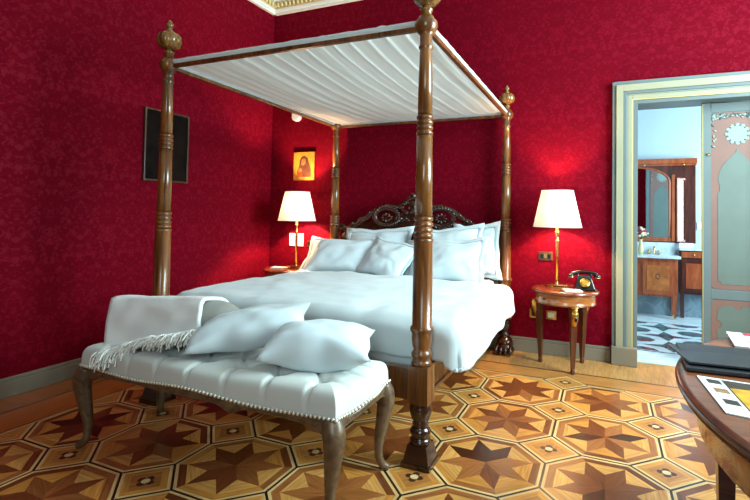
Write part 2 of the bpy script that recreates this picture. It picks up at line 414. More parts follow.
def diamond(c, z=0, clip=clip):
    ap = d8*.20711
    def rg(a1, a2, col):
        P, Q = ngon(*c, a1, 4, 0), ngon(*c, a2, 4, 0)
        for k in range(4): F.poly([P[k], P[(k+1) % 4], Q[(k+1) % 4], Q[k]], col, PI/4+PI/2*k+PI/2, z, clip)
    rg(ap, ap-.006, LINE); rg(ap-.006, ap-.02, CRM); rg(ap-.02, ap-.05, YEL)
    F.poly(ngon(*c, ap-.05, 4, 0), random.choice([(190, 132, 70), (176, 116, 60)]), PI/4, z, clip)
    if c[1] < ly1-.1 and c[0] > lx0+.1 or z:
        for k in range(4):
            a = k*PI/2; F.poly([(c[0]+.026*math.cos(a)+.019*math.cos(t*PI/4), c[1]+.026*math.sin(a)+.019*math.sin(t*PI/4)) for t in range(8)], (84, 46, 26), 0, z+.0004, clip)
        F.poly([(c[0]+.02*math.cos(t*PI/6), c[1]+.02*math.sin(t*PI/6)) for t in range(12)], (226, 196, 150), 0, z+.0008, clip)
for i in range(-5, 8):
    for j in range(-9, 3):
        c = (OX+i*d8, OY+j*d8); off = PI/8; a0 = d8/2
        if c[0] < XR+.3 and c[1] > YF-.3 and i > -5:
            ring(c, a0, a0-.006, 8, off, LINE); ring(c, a0-.006, a0-.02, 8, off, CRM)
            cl = [random.choice([MID, BRN, MID, YEL]) for _ in range(8)]
            ring(c, a0-.02, a0-.056, 8, off, MID, .1, cl)
            tips = ngon(*c, a0-.056, 8, off); R = (a0-.056)/math.cos(PI/8); rv = R*.5412
            val = [(c[0]+rv*math.cos(off+2*PI*(k+.5)/8), c[1]+rv*math.sin(off+2*PI*(k+.5)/8)) for k in range(8)]
            tone = [(DARK, MID), (BRN, (146, 86, 44)), (MID, BRN), (DARK, BRN)][(i*3+j*5) % 4]
            for k in range(8):
                a = off+2*PI*k/8
                F.poly([c, val[k-1], tips[k], val[k]], random.choice([tone[0], tone[1], tone[1], BRN]), a, 0, clip, .16)
                F.poly([val[k], tips[k], tips[(k+1) % 8]], random.choice([LIGHT, YEL, LIGHT]), a+PI/8+PI/2, 0, clip, .1)
        diamond((OX+(i+.5)*d8, OY+(j+.5)*d8))
for i in range(-4, 5, 2): diamond((OX+(i+.5)*d8, ly1), .0003, None)
def strip(x0, x1, y0, y1, col, along, w=None, var=.1):
    if not w: F.poly([(x0, y0), (x1, y0), (x1, y1), (x0, y1)], col, 0 if along == 'X' else PI/2, 0, None, var); return
    a, b_ = (x0, x1) if along == 'Y' else (y0, y1); t = a
    while t < b_-1e-6:
        e = min(b_, t+w)
        if along == 'Y': F.poly([(t, y0), (e, y0), (e, y1), (t, y1)], col, PI/2, 0, None, var)
        else: F.poly([(x0, t), (x1, t), (x1, e), (x0, e)], col, 0, 0, None, var)
        t = e
A = lx0
strip(A-.03, XR, ly1, ly1+.012, CRM, 'X'); strip(A-.03, XR, ly1+.012, ly1+.03, (120, 66, 34), 'X')
strip(A-.3, XR, ly1+.03, ly1+.24, (190, 128, 66), 'X', None, 0); strip(A-.32, XR, ly1+.24, ly1+.262, (96, 54, 30), 'X')
strip(A-.32, XR, ly1+.262, YB+.25, (196, 140, 80), 'Y', .16, .09)
strip(A-.012, A, YF, ly1, CRM, 'Y'); strip(A-.03, A-.012, YF, ly1, (120, 66, 34), 'Y'); strip(A-.3, A-.03, YF, ly1+.03, (186, 104, 42), 'Y', .3, .05)
strip(A-.32, A-.3, YF, ly1+.262, (96, 54, 30), 'Y'); strip(XL, A-.32, YF, YB, (168, 92, 38), 'X', .14, .1)
me = bpy.data.meshes.new('floor'); me.from_pydata(F.v, [], F.f); me.materials.append(M['floor'])
ca = me.color_attributes.new('tone', 'FLOAT_COLOR', 'CORNER'); uvl = me.uv_layers.new(name='grain')
for p, c, uv in zip(me.polygons, F.c, F.uv):
    for li, q in zip(p.loop_indices, uv): ca.data[li].color = c; uvl.data[li].uv = q
fl = bpy.data.objects.new('floor', me); COL.objects.link(fl); struct(fl)

# ------------------------------------------------------------------ doorway, door and bathroom shell
def portal(name, x0, x1, z1, layers):
    """stepped casing: each layer (inset0, inset1, yfront, mat) measured outwards from the opening edge"""
    mb = MB()
    for a, b_, y, mi in layers:
        mb.box((x0-b_, y, 0), (x0-a, YB, z1+b_), mi); mb.box((x1+a, y, 0), (x1+b_, YB, z1+b_), mi); mb.box((x0-a, y, z1+a), (x1+a, YB, z1+b_), mi)
    return mb
mb = portal('t', DX0, DX1, DZ, [(.165, .195, YB-.045, 1), (.11, .165, YB-.06, 0), (.085, .11, YB-.05, 1), (.075, .085, YB-.04, 2), (.04, .075, YB-.035, 0), (.0, .032, YB-.028, 1)])
tr_ = struct(mb.build('trim_3', [M['trim_c'], M['trim_b'], M['trim']], bevel=.003))
mb = portal('g', DX0, DX1, DZ, [(.032, .04, YB-.033, 0)]); g = mb.build('gold_fillet', M['gold_line']); sub(g, tr_)
mb = MB(); mb.box((DX0-.2, YB-.075, 0), (DX0-.0, YB-.0, .155)); mb.box((DX1, YB-.075, 0), (DX1+.2, YB, .155)); sub(mb.build('plinth', M['baseb'], bevel=.006), tr_)
mb = MB()     # jamb lining
mb.box((DX0-.03, YB, 0), (DX0, YB+.25, DZ)); mb.box((DX1, YB, 0), (DX1+.03, YB+.25, DZ)); mb.box((DX0-.03, YB, DZ), (DX1+.03, YB+.25, DZ+.03))
struct(mb.build('trim_4', M['trim_b']))
# closed right-hand leaf
LX0, LX1, LY = .735, DX1-.004, YB+.13
dr = bpy.data.objects.new('door_1', None); COL.objects.link(dr); dr.location = (LX0, LY, 0); dr['o'] = (LX0, LY, 0); struct(dr)
mb = MB(); mb.box((LX0, LY+.006, .012), (LX1, LY+.034, DZ-.004)); mb.box((LX0, LY, .012), (LX0+.06, LY+.04, DZ-.004)); mb.box((LX1-.06, LY, .012), (LX1, LY+.04, DZ-.004))
for z0, z1 in ((.012, .17), (.585, .665), (2.13, DZ-.004)): mb.box((LX0+.06, LY, z0), (LX1-.06, LY+.04, z1))
mb.build('leaf_frame', M['trim_b'], dr, bevel=.004)
cxp = (LX0+LX1)/2; pw = (LX1-LX0)/2-.062
def arc(cx, cz, r, a0, a1, n): return [(cx+r*math.cos(lerp(a0, a1, k/n)), cz+r*math.sin(lerp(a0, a1, k/n))) for k in range(n+1)]
for side in (0, 1):     # front and back faces alike
    ya, yb = (LY-.001, LY+.006) if side == 0 else (LY+.034, LY+.041)
    def P(poly, inset, mi, nm, dy=0):
        mbp = MB(); y0, y1 = (ya+.002-dy, yb+.0006) if side == 0 else (ya-.0006, yb-.002+dy)
        mbp.prism(poly, y0, y1, 'Y'); return mbp.build(nm, mi, dr)
    def rrect(x0, x1, z0, z1, r): return arc(x1-r, z1-r, r, 0, PI/2, 4)+arc(x0+r, z1-r, r, PI/2, PI, 4)+arc(x0+r, z0+r, r, PI, 1.5*PI, 4)+arc(x1-r, z0+r, r, 1.5*PI, 2*PI, 4)
    P(rrect(cxp-pw, cxp+pw, .67, 2.125, .035), 0, M['pink_panel'], 'upper_panel', -.0015)
    P(rrect(cxp-pw, cxp+pw, .175, .58, .035), 0, M['pink_panel'], 'lower_panel', -.0015)
    w = pw-.048   # ogee field
    og = [(cxp+w, .735)]
    og += [(cxp+w, 1.46), (cxp+w-.014, 1.475), (cxp+w-.014, 1.53), (cxp+w-.004, 1.545)]
    og += [(cxp+x*w, z) for x, z in ((.99, 1.58), (.93, 1.63), (.78, 1.68), (.52, 1.73), (.28, 1.765), (.12, 1.79), (.03, 1.82))]
    og += [(2*cxp-x, z) for x, z in reversed(og[1:])]+[(cxp-w, .735)]
    og += arc(cxp-w, .71, .025, PI/2, 0, 3)[1:]+arc(cxp+w, .71, .025, PI, PI/2, 3)[:-1]
    P(og, 0, M['grey_panel'], 'ogee_field', .001)
    lo = arc(cxp+w, .53, .022, PI, 1.5*PI, 3)+arc(cxp+w+.01, .38, .035, PI/2, 1.5*PI, 5)+arc(cxp+w, .22, .022, PI/2, PI, 3)+arc(cxp, .21, .03, 0, PI, 5)+arc(cxp-w, .22, .022, 0, PI/2, 3)+arc(cxp-w-.01, .38, .035, -PI/2, PI/2, 5)+arc(cxp-w, .53, .022, -PI/2, 0, 3)+arc(cxp, .54, .03, PI, 2*PI, 5)
    P(lo, 0, M['grey_panel'], 'lower_field', .001)
    ros = [(cxp+(.083+.008*math.cos(12*t*2*PI/72))*math.cos(t*2*PI/72), 1.945+(.083+.008*math.cos(12*t*2*PI/72))*math.sin(t*2*PI/72)) for t in range(72)]
    P(ros, 0, M['ivory'], 'rosette', .002)
    mbt = MB()
    for k in range(12):
        a = 2*PI*k/12+.26; yy = ya-.001 if side == 0 else yb+.001
        mbt.ball((cxp+.07*math.cos(a), yy, 1.945+.07*math.sin(a)), (.006, .002, .006), 0, 6, 4)
    mbt.build('rosette_dots', M['teal'], dr)
    mbt = MB(); yy = ya+.001 if side == 0 else yb-.001      # leafy corner spandrel ornament
    random.seed(3)
    for k in range(70):
        t = random.random(); s_ = random.choice((-1, 1))
        if random.random() < .6: x = random.uniform(0, pw*2)-pw; z = 2.115-abs(random.gauss(0, .012)); 
        else: x = s_*(pw-.008-abs(random.gauss(0, .012))); z = 2.115-.28*t*t
        a = random.random()*PI
        mbt.ball((cxp+x*.985, yy, z-.008), (.016, .0025, .007), random.choice((0, 0, 1)), 6, 4, Matrix.Rotation(a, 3, 'Y'))
    mbt.build('leaf_ornament', [M['ivory'], M['teal']], dr)
mb = MB(); mb.box((LX0+.0005, LY-.004, .02), (LX0+.005, LY, DZ-.01)); mb.build('gold_astragal', M['gold_line'], dr)
mb = MB(); mb.box((LX0+.03, LY-.01, 1.772), (LX0+.058, LY, 1.79)); mb.ball((LX0+.044, LY-.012, 1.781), .007, 0, 8, 5); mb.build('door_catch', M['brass'], dr)

wall('wall_bathroom_far', [((BX0, BY1, 0), (BX1, BY1+.15, BZ))], M['bath_wall'])
wall('wall_bathroom_left', [((BX0-.15, YB+.25, 0), (BX0, BY1+.15, BZ))], M['bath_wall'])
BW0, BW1 = 5.35, 6.55
wall('wall_bathroom_right', [((BX1, YB+.25, 0), (BX1+.15, BW0, BZ)), ((BX1, BW1, 0), (BX1+.15, BY1+.15, BZ)), ((BX1, BW0, 0), (BX1+.15, BW1, .7)), ((BX1, BW0, 2.6), (BX1+.15, BW1, BZ))], M['bath_wall'])
wall('ceiling_bathroom', [((BX0-.15, YB+.25, BZ), (BX1+.15, BY1+.15, BZ+.1))], M['plaster'])
mb = MB()
for a in (BW0, (BW0+BW1)/2-.03, BW1-.06): mb.box((BX1+.05, a, .7), (BX1+.12, a+.06, 2.6))
mb.box((BX1+.05, BW0, .7), (BX1+.12, BW1, .76)); mb.box((BX1+.05, BW0, 2.54), (BX1+.12, BW1, 2.6)); struct(mb.build('window_3', M['trim']))
mb = MB(); mb.box((BX0, BY1-.02, 0), (BX1, BY1, .75)); struct(mb.build('trim_5', M['bath_marble']))
# marble floor with inlaid green and purple points
mb = MB(); y0 = YB+.115
mb.box((DX0-.03, y0, -.02), (DX1+.03, YB+.25, .003), 0); mb.box((BX0, YB+.25, -.02), (BX1, BY1, .003), 0)
def tri(P, mi): mb.add([(x, y, .0045) for x, y in P], [tuple(range(len(P)))], mi)
gx0, gy0 = -.72, 5.02; T = .52
for a, b_ in ((5.0, 5.02), (6.36, 6.38)): tri([(BX0, a), (BX1, a), (BX1, b_), (BX0, b_)], 1)
for i in range(5):
    for j in range(3):
        cx, cy = gx0+(i+.5)*T, gy0+.02+(j+.5)*.44; hx, hy = T/2, .22; q = .42
        for (sx, sy) in ((1, 0), (-1, 0), (0, 1), (0, -1)):
            px, py = cx+sx*hx*.96, cy+sy*hy*.96; w_ = q*.5
            if sx: tri([(px, py), (cx+sx*hx*.2, cy+hy*w_*1.3), (cx, cy), (cx+sx*hx*.2, cy-hy*w_*1.3)], 1 if (i+j) % 3 else 2)
            else: tri([(px, py), (cx-hx*w_*1.3, cy+sy*hy*.2), (cx, cy), (cx+hx*w_*1.3, cy+sy*hy*.2)], 1)
        for sx in (1, -1):
            for sy in (1, -1): tri([(cx+sx*hx, cy+sy*hy), (cx+sx*hx*.45, cy+sy*hy), (cx+sx*hx*.62, cy+sy*hy*.62), (cx+sx*hx, cy+sy*hy*.45)], 1 if (i*2+j) % 4 else 2)
struct(mb.build('floor_bathroom', [M['bath_white'], M['bath_green'], M['bath_purple']]))

# ------------------------------------------------------------------ four-poster bed
X1, X2, Y1, Y2, ZC = -2.687, -.854, 2.254, 4.396, 2.2
bed = thing('four_poster_bed', 'turned walnut four-poster bed with carved headboard and white fabric canopy', 'bed', ((X1+X2)/2, (Y1+Y2)/2, 0))
def post(x, y, name='post', lean=0, zs=1, fs=1):
    p = bpy.data.objects.new('x', None)
    mb = MB(); c = (x, y, 0)
    # tapered square foot, turned vase, square block, shaft with ring clusters, top collar
    def sq(z0, h0, z1, h1, mi=1): mb.add([(x+sx*h, y+sy*h, z) for z, h in ((z0, h0), (z1, h1)) for sx, sy in ((-1, -1), (1, -1), (1, 1), (-1, 1))], [(3, 2, 1, 0), (4, 5, 6, 7), (0, 1, 5, 4), (1, 2, 6, 5), (2, 3, 7, 6), (3, 0, 4, 7)], mi)
    sq(0, .076, .022, .076); sq(.022, .068, .105, .05)
    mb.lathe([(.05, .105), (.054, .115), (.05, .128), (.036, .135), (.05, .15), (.055, .165), (.044, .18), (.034, .19), (.042, .2), (.036, .207), (.05, .235), (.058, .265), (.057, .285), (.048, .3), (.05, .306)], c, 24, 1)
    sq(.306, .054, .49, .054, 0)
    mb.lathe([(.05, .49), (.056, .5), (.05, .512), (.044, .52), (.054, .535), (.056, .55), (.046, .562), (.044, .572), (.05, .585), (.055, .62), (.055, .652), (.063, .66), (.065, .67), (.063, .68), (.054, .688), (.0535, .9), (.051, 1.105), (.054, 1.112), (.054, 1.122), (.048, 1.126)], c, 28, 0)
    def rings(z, r0, r1, dz):
        pr_ = []
        for k in range(4): pr_ += [(r0*.93, z), (r1, z+dz*.22), (r1, z+dz*.7), (r0*.93, z+dz*.92)]; z += dz
        mb.lathe(pr_, c, 28, 0); return z
    z = rings(1.126, .0455, .052, .0285)
    mb.lathe([(.047, z), (.0455, 1.45), (.0425, 1.648)], c, 28, 2); z = rings(1.648, .0395, .0455, .027)
    mb.lathe([(.04, z), (.038, 1.95), (.0335, 2.09)], c, 28, 2)
    mb.lathe([(.0335, 2.09), (.04, 2.098), (.04, 2.108), (.0345, 2.114), (.0345, 2.165)], c, 28, 0)
    mb.lathe([(.0345, 2.165), (.047, 2.178), (.06, 2.196), (.064, 2.215), (.06, 2.235), (.045, 2.25), (.04, 2.262)], c, 28, 0)
    o = mb.build(name, [M['post'], M['dark_walnut'], M['post_light']], bed)
    mb = MB()
    mb.lathe([(.03, 2.262), (.026, 2.285), (.034, 2.292), (.034, 2.3), (.022, 2.308), (.022, 2.318)], c, 20)
    mb.lathe([(.022, 2.318), (.055, 2.33), (.074, 2.352), (.08, 2.378), (.076, 2.405), (.058, 2.425), (.03, 2.434)], c, 48, 0, lambda a, z: 1-.09*abs(math.cos(4*a))**6)
    mb.lathe([(.024, 2.434), (.03, 2.44), (.02, 2.448), (.014, 2.46), (.022, 2.468), (.027, 2.478), (.024, 2.49), (.012, 2.499), (.013, 2.508), (.006, 2.516)], c, 20)
    f = mb.build('finial', M['gilt_wood'], bed); sub(f, o)
    for v in o.data.vertices:
        if v.co.z > .49:
            v.co.x = x-bed.location.x+(v.co.x-x+bed.location.x)*.94; v.co.y = y-bed.location.y+(v.co.y-y+bed.location.y)*.94
        v.co.z *= zs
    for v in f.data.vertices:
        q = Vector((x, y, 2.262))-bed.location; v.co = q+(v.co-q)*fs; v.co.z -= 2.262*(1-zs)
    if lean:
        for vs in (o.data.vertices, f.data.vertices):
            for v in vs: v.co.x += lean*max(0, (2.2-v.co.z))/2.2
    return o
post(X1, Y1, lean=-.014); post(X2, Y1); post(X1, Y2, zs=.985, fs=.9); post(X2, Y2, zs=.985, fs=.9)
ZB = 2.2*.985-2.2
def zr(y): return ZB*max(0, min(1, (y-Y1)/(Y2-Y1)))
for a, b_ in (((X1+.05, Y1-.014, 2.192), (X2-.05, Y1+.014, 2.216)), ((X1+.05, Y2-.014, 2.192), (X2-.05, Y2+.014, 2.216)), ((X1-.014, Y1+.05, 2.192), (X1+.014, Y2-.05, 2.216)), ((X2-.014, Y1+.05, 2.192), (X2+.014, Y2-.05, 2.216))):
    mb = MB(); mb.box(a, b_)
    for v in mb.v: v.z += zr(v.y)
    mb.build('canopy_rail', M['post'], bed, bevel=.004)
def canopy(u, v):      # gathered cloth laid over the rails, folds running to the headboard
    x = lerp(X1-.012, X2+.012, u); y = lerp(Y1-.018, Y2+.014, v)
    e = min(1, min(u, 1-u)/.03)*min(1, min(v, 1-v)/.03)
    uu = u+.02*math.sin(v*3)+.012*nz(u, v, 0, 2.5)
    fold = .007*math.sin(uu*2*PI*17+1.5*nz(u, 0, 3, 5))+.003*math.sin(uu*2*PI*31+2*nz(u*3, v, 1, 2))
    sag = -.05*math.sin(PI*u)*math.sin(PI*v)**.7
    z = 2.236+zr(y)+(fold*.9+sag)*min(1, e)+.006*nz(u*6, v*6, 0, 1.5)
    if v == 0: z += .012*(nz(u*25, 0, 0, 1)+.2)
    return Vector((x, y, z))
cf = MB().grid(canopy, 200, 60).build('canopy_cloth', M['canopy'], bed)
mb = MB()     # rolled hem on top of the rails
for A_, B_ in (((X1+.045, Y1-.004, 0), (X2-.045, Y1-.004, 0)), ((X2+.004, Y1+.045, 0), (X2+.004, Y2-.045, 0)), ((X2-.045, Y2, 0), (X1+.045, Y2, 0)), ((X1, Y2-.045, 0), (X1, Y1+.045, 0))):
    A_, B_ = Vector(A_), Vector(B_)
    pth = [A_.lerp(B_, k/60)+Vector((0, 0, 2.232+zr(A_.lerp(B_, k/60).y)+.004*nz(k*.35, A_.x, 0, 1))) for k in range(61)]
    mb.tube(pth, lambda t: .0145+.002*nz(t*30, 0, 0, 1), 10)
sub(mb.build('canopy_hem', M['canopy'], bed), cf)
# rails
for nm, a, b_ in (('side_rail', (X2-.03, Y1+.054, .31), (X2+.012, Y2-.054, .47)), ('side_rail', (X1-.012, Y1+.054, .31), (X1+.03, Y2-.054, .47)), ('foot_rail', (X1+.054, Y1-.02, .31), (X2-.054, Y1+.02, .47))):
    mb = MB(); mb.box(a, b_)
    if nm == 'side_rail':
        sx = 1 if a[0] > -1.5 else -1; xo = b_[0] if sx > 0 else a[0]
        for z0, z1 in ((.312, .335), (.44, .468)): mb.box((min(xo, xo+sx*.012), a[1], z0), (max(xo, xo+sx*.012), b_[1], z1))
    mb.build(nm, M['post'], bed, bevel=.004)
# headboard: panel with arched outline and carved crest
hc = (X1+X2)/2
mb = MB(); pts = [(hc+x, z) for x, z in ((-.86, .42), (.86, .42), (.86, .88), (.82, 1.02), (.7, 1.1), (.5, 1.16), (.28, 1.22), (.12, 1.25), (-.12, 1.25), (-.28, 1.22), (-.5, 1.16), (-.7, 1.1), (-.82, 1.02), (-.86, .88))]
mb.prism(pts, Y2-.018, Y2+.022, 'Y'); hb = mb.build('headboard', M['dark_walnut'], bed, bevel=.006)
mb = MB(); Yh = Y2-.02
def tp(path, r, seg=8, fl=(1, .8, 1), cl=False): mb.tube([Vector((hc+x, Yh, z)) for x, z in path], r, seg, 0, cl, fl)
for s_ in (-1, 1):
    tp([(p.x*s_, p.y) for p in catmull([(.9, 1.085, 0), (.84, 1.12, 0), (.78, 1.105, 0), (.78, 1.065, 0), (.83, 1.07, 0)], 6)], lambda t: .02-.008*t)
    tp([(p.x*s_, p.y) for p in catmull([(.84, 1.07, 0), (.7, 1.1, 0), (.6, 1.15, 0), (.5, 1.215, 0), (.4, 1.285, 0), (.28, 1.32, 0), (.17, 1.31, 0)], 6)], lambda t: .03-.008*abs(2*t-1))
    # oval wreath
    ov = [((.29+.125*math.cos(t*2*PI/40))*s_, 1.215+.085*math.sin(t*2*PI/40)) for t in range(40)]
    tp(ov, .021, 8, (1, 1, 1), True)
    for k in range(26):
        a = 2*PI*k/26; px, pz = (.29+.138*math.cos(a))*s_, 1.215+.098*math.sin(a)
        mb.ball((hc+px, Yh-.012, pz), (.03, .014, .013), 0, 8, 5, Matrix.Rotation((a*1.0+.8)*(-s_), 3, 'Y'))
    for k in range(9):
        a = 2*PI*k/9; mb.ball((hc+(.29+.05*math.cos(a))*s_, Yh-.005, 1.205+.035*math.sin(a)), (.022, .012, .012), 0, 8, 5, Matrix.Rotation(-a, 3, 'Y'))
    for k in range(10):     # leaves on the shoulder scroll
        t = k/9; mb.ball((hc+lerp(.72, .42, t)*s_, Yh-.014, lerp(1.1, 1.27, t)+.012*math.sin(k*2)), (.032, .013, .014), 0, 8, 5, Matrix.Rotation(s_*(.6+.4*(k % 2)), 3, 'Y'))
    tp([(p.x*s_, p.y) for p in catmull([(.17, 1.31, 0), (.1, 1.36, 0), (.05, 1.40, 0), (.0, 1.42, 0)], 5)], .02)
    tp([(p.x*s_, p.y) for p in catmull([(.05, 1.25, 0), (.12, 1.29, 0), (.12, 1.35, 0), (.06, 1.37, 0), (.04, 1.33, 0)], 5)], lambda t: .018-.006*t)
    for k in range(6): mb.ball((hc+s_*(.03+.02*k), Yh-.015, 1.395-.02*k+.012*(k % 2)), (.024, .014, .012), 0, 8, 5, Matrix.Rotation(s_*.7*k, 3, 'Y'))
    for k in range(5): mb.ball((hc+s_*(.05+.025*k), Yh-.012, 1.18+.014*(k % 2)), (.028, .014, .015), 0, 8, 5, Matrix.Rotation(s_*.5*k, 3, 'Y'))
mb.ball((hc, Yh, 1.31), (.055, .03, .075), 0, 16, 10); mb.ball((hc, Yh-.005, 1.425), (.03, .02, .035), 0, 12, 8)
sub(mb.build('crest_carving', M['dark_walnut'], bed), hb)

mb = MB(); fx, fy = X2+.01, Y2-.03
mb.ball((fx, fy, .085), (.075, .075, .075), 0, 16, 10); mb.ball((fx+.01, fy-.05, .05), (.085, .06, .05), 0, 14, 8)
for k in range(4): mb.tube([Vector((fx-.05+.035*k, fy-.06, .085)), Vector((fx-.06+.042*k, fy-.105, .05)), Vector((fx-.065+.044*k, fy-.125, .014))], lambda t: .02-.008*t, 8)
mb.build('claw_foot', M['dark_walnut'], bed)

# mattress, duvet
mb = MB(); mb.box((X1+.07, Y1+.1, .40), (X2-.07, Y2-.07, .665)); o = mb.build('mattress', M['linen'], org=((X1+X2)/2, (Y1+Y2)/2, .4), bevel=.05)
tag(o, 'white sheeted mattress lying in the four-poster bed frame', 'mattress')
Wd, Ld, DR, RR = .945, 1.33, .262, .085; dcx, dyb = -1.70, 3.76
def duvet(u, v):
    p = lerp(-(Wd+DR), Wd+DR, u); q = lerp(0, Ld+DR, v)
    dx = max(0, abs(p)-Wd); dy = max(0, q-Ld); sx = 1 if p > 0 else -1
    r = math.hypot(dx, dy); bx = max(-Wd, min(Wd, p)); by = dyb-min(q, Ld)
    top = .70+.035*math.sin(PI*(bx/Wd*.5+.5))**.8*math.sin(PI*min(1, .15+.85*q/Ld)*.9)+.016*nz(p, q, 0, 3.2)+.008*nz(p, q, 5, 8)
    if r <= 1e-6: return Vector((dcx+bx, by, top))
    r2 = min(r, DR*1.04); ux, uy = dx/r*sx, dy/r
    qa = min(r2/RR, PI/2); out = RR*math.sin(qa); down = RR*(1-math.cos(qa))+max(0, r2-RR*PI/2)
    hang = sstep(.04, DR, r2); s_ = p*1.0+q*1.3
    out += hang*(.009*math.sin(s_*11+2*nz(p, q, 2, 2))+.020*nz(p, q, 9, 3)+.02)
    if dy > dx: out = min(out, RR+.004+.5*(out-RR-.004)) if out > RR else out
    back = .05*hang*(1-min(1, q/.3)) if dx > 0 else 0
    return Vector((dcx+bx+ux*out, by-uy*out+back, top-down-.012*nz(p, q, 1, 6)*hang-.03*hang*sstep(.6, 1.3, q)*(dx > 0)))
o = MB().grid(duvet, 150, 110).build('duvet', M['linen'], org=(dcx, 3.0, .7), solid=.022)
tag(o, 'white puffy duvet spread over the four-poster bed', 'duvet')

# pillows
def outl(a, b_, w, h, flange, seed):
    A_, B_ = abs(a), abs(b_); c1, c2 = (.05, .10) if flange else (.08, .12)
    x = w/2*a*(1-c1*(1-B_**2)*A_**3)+.014*nz(a*1.5, b_*1.7, 2, 1, seed+9)
    y = h/2*b_*(1-c2*(1-A_**2)*B_**3)+.02*nz(a*1.8, b_*1.5, 4, 1, seed+3)
    return x, y
def pillow_mesh(w, h, t, flange=0, seed=0, n=28, wr=1.0):
    """lies in local XY, thickness along Z"""
    mb = MB()
    def surf(sg):
        def fn(u, v):
            a, b_ = 2*u-1, 2*v-1
            A_, B_ = abs(a), abs(b_)
            x, y = outl(a, b_, w, h, flange, seed)
            th = t/2*(max(0, (1-A_**2.4)*(1-B_**2.4)))**.6*(1-.22*b_)
            wv = (.012*nz(a*2, b_*2, sg*2, 1.1, seed)+.006*nz(a*5, b_*5, sg, 1, seed)+.006*math.sin((A_-B_)*9+seed)*A_*B_)*wr
            edge = (1-A_**6)*(1-B_**6)
            return Vector((x, y, sg*(th+wv*edge)+.012*nz(a*2.2, b_*2.2, 7, 1, seed)))
        return fn
    mb.grid(surf(1), n, n); mb.grid(surf(-1), n, n)
    return mb
def flange_mesh(w, h, fl, seed):
    mb = MB(); P = []
    n = 20
    for (x0, y0, x1, y1) in ((-1, -1, 1, -1), (1, -1, 1, 1), (1, 1, -1, 1), (-1, 1, -1, -1)):
        for k in range(n): P.append((lerp(x0, x1, k/n), lerp(y0, y1, k/n)))
    vs = []
    for ring_, (ex) in enumerate((-.012, fl)):
        for a, b_ in P:
            z = .012*nz(a*2.2, b_*2.2, 7, 1, seed)+(.012*nz(a*4, b_*4, 3, 1, seed+5) if ring_ else 0)
            ox, oy = outl(a, b_, w, h, 1, seed); q = math.hypot(a, b_); k_ = 1+.5*(abs(a)*abs(b_))**6*(ex > 0); vs.append((ox+ex*k_*a*(abs(a) > .999), oy+ex*k_*b_*(abs(b_) > .999), z))
    L = len(P); mb.add(vs, [(k, (k+1) % L, L+(k+1) % L, L+k) for k in range(L)], 0, True)
    return mb
def place(o, loc, lean=0, yaw_=0, rolla=0, tilt=0):
    """lean: degrees from flat towards upright (top edge up and back)"""
    o.matrix_world = Matrix.Translation(loc) @ Matrix.Rotation(math.radians(yaw_), 4, 'Z') @ Matrix.Rotation(math.radians(tilt), 4, 'Y') @ Matrix.Rotation(math.radians(lean), 4, 'X') @ Matrix.Rotation(math.radians(rolla), 4, 'Z')
def pillow(label, w, h, t, loc, lean, yaw_, rolla, seed, flange=0, name='pillow', group='white pillows against the headboard', mat='sham', wr=1.0, tilt=0):
    if flange:
        r = thing(name, label, 'pillow', (0, 0, 0), group, True)
        pillow_mesh(w, h, t, flange, seed, wr=wr).build('cushion_body', M[mat], r); flange_mesh(w, h, flange, seed).build('flange', M[mat], r, solid=.004)
        mb = MB(); P = [(-1, -1), (1, -1), (1, 1), (-1, 1)]; pth = []
        for (a, b_), (c, d) in zip(P, P[1:]+P[:1]): pth += [Vector((*outl(lerp(a, c, k/12), lerp(b_, d, k/12), w, h, 1, seed), .006+.012*nz(lerp(a, c, k/12)*2.2, lerp(b_, d, k/12)*2.2, 7, 1, seed))) for k in range(12)]
        mb.tube(pth, .0035, 6, 0, True); mb.build('piping', M['stitch'], r)
        place(r, loc, lean, yaw_, rolla); return r
    o = pillow_mesh(w, h, t, 0, seed, wr=wr).build(name, M[mat]); tag(o, label, 'pillow', group); place(o, loc, lean, yaw_, rolla, tilt); return o
PB = [
 ('white flanged pillow at the back left, against the carved headboard', .66, .40, .13, (-2.11, 4.24, .88), 68, 0, 2, 1, .035),
 ('white pillow leaning in front at the left end of the bed head', .66, .42, .17, (-2.36, 3.95, .825), 48, 6, 0, 2, .03),
 ('white tilted pillow in the middle, overlapping the left front pillow', .5, .42, .15, (-1.84, 3.90, .825), 48, -8, -10, 3, .02),
 ('white pillow at the back right, under the right wreath of the headboard', .60, .40, .13, (-1.34, 4.16, .925), 66, 0, 6, 4, .03),
 ('white pillow standing behind at the far right edge of the bed head', .34, .44, .11, (-1.085, 4.26, .915), 78, 3, 5, 6, .035),
 ('large white pillow with stitched border in front at the right', .66, .44, .17, (-1.29, 3.92, .83), 52, -2, 6, 5, .03),
]
for l, w, h, t, loc, le, ya_, ro, sd, fl_ in PB: pillow(l, w, h, t, loc, le, ya_, ro, sd, fl_)

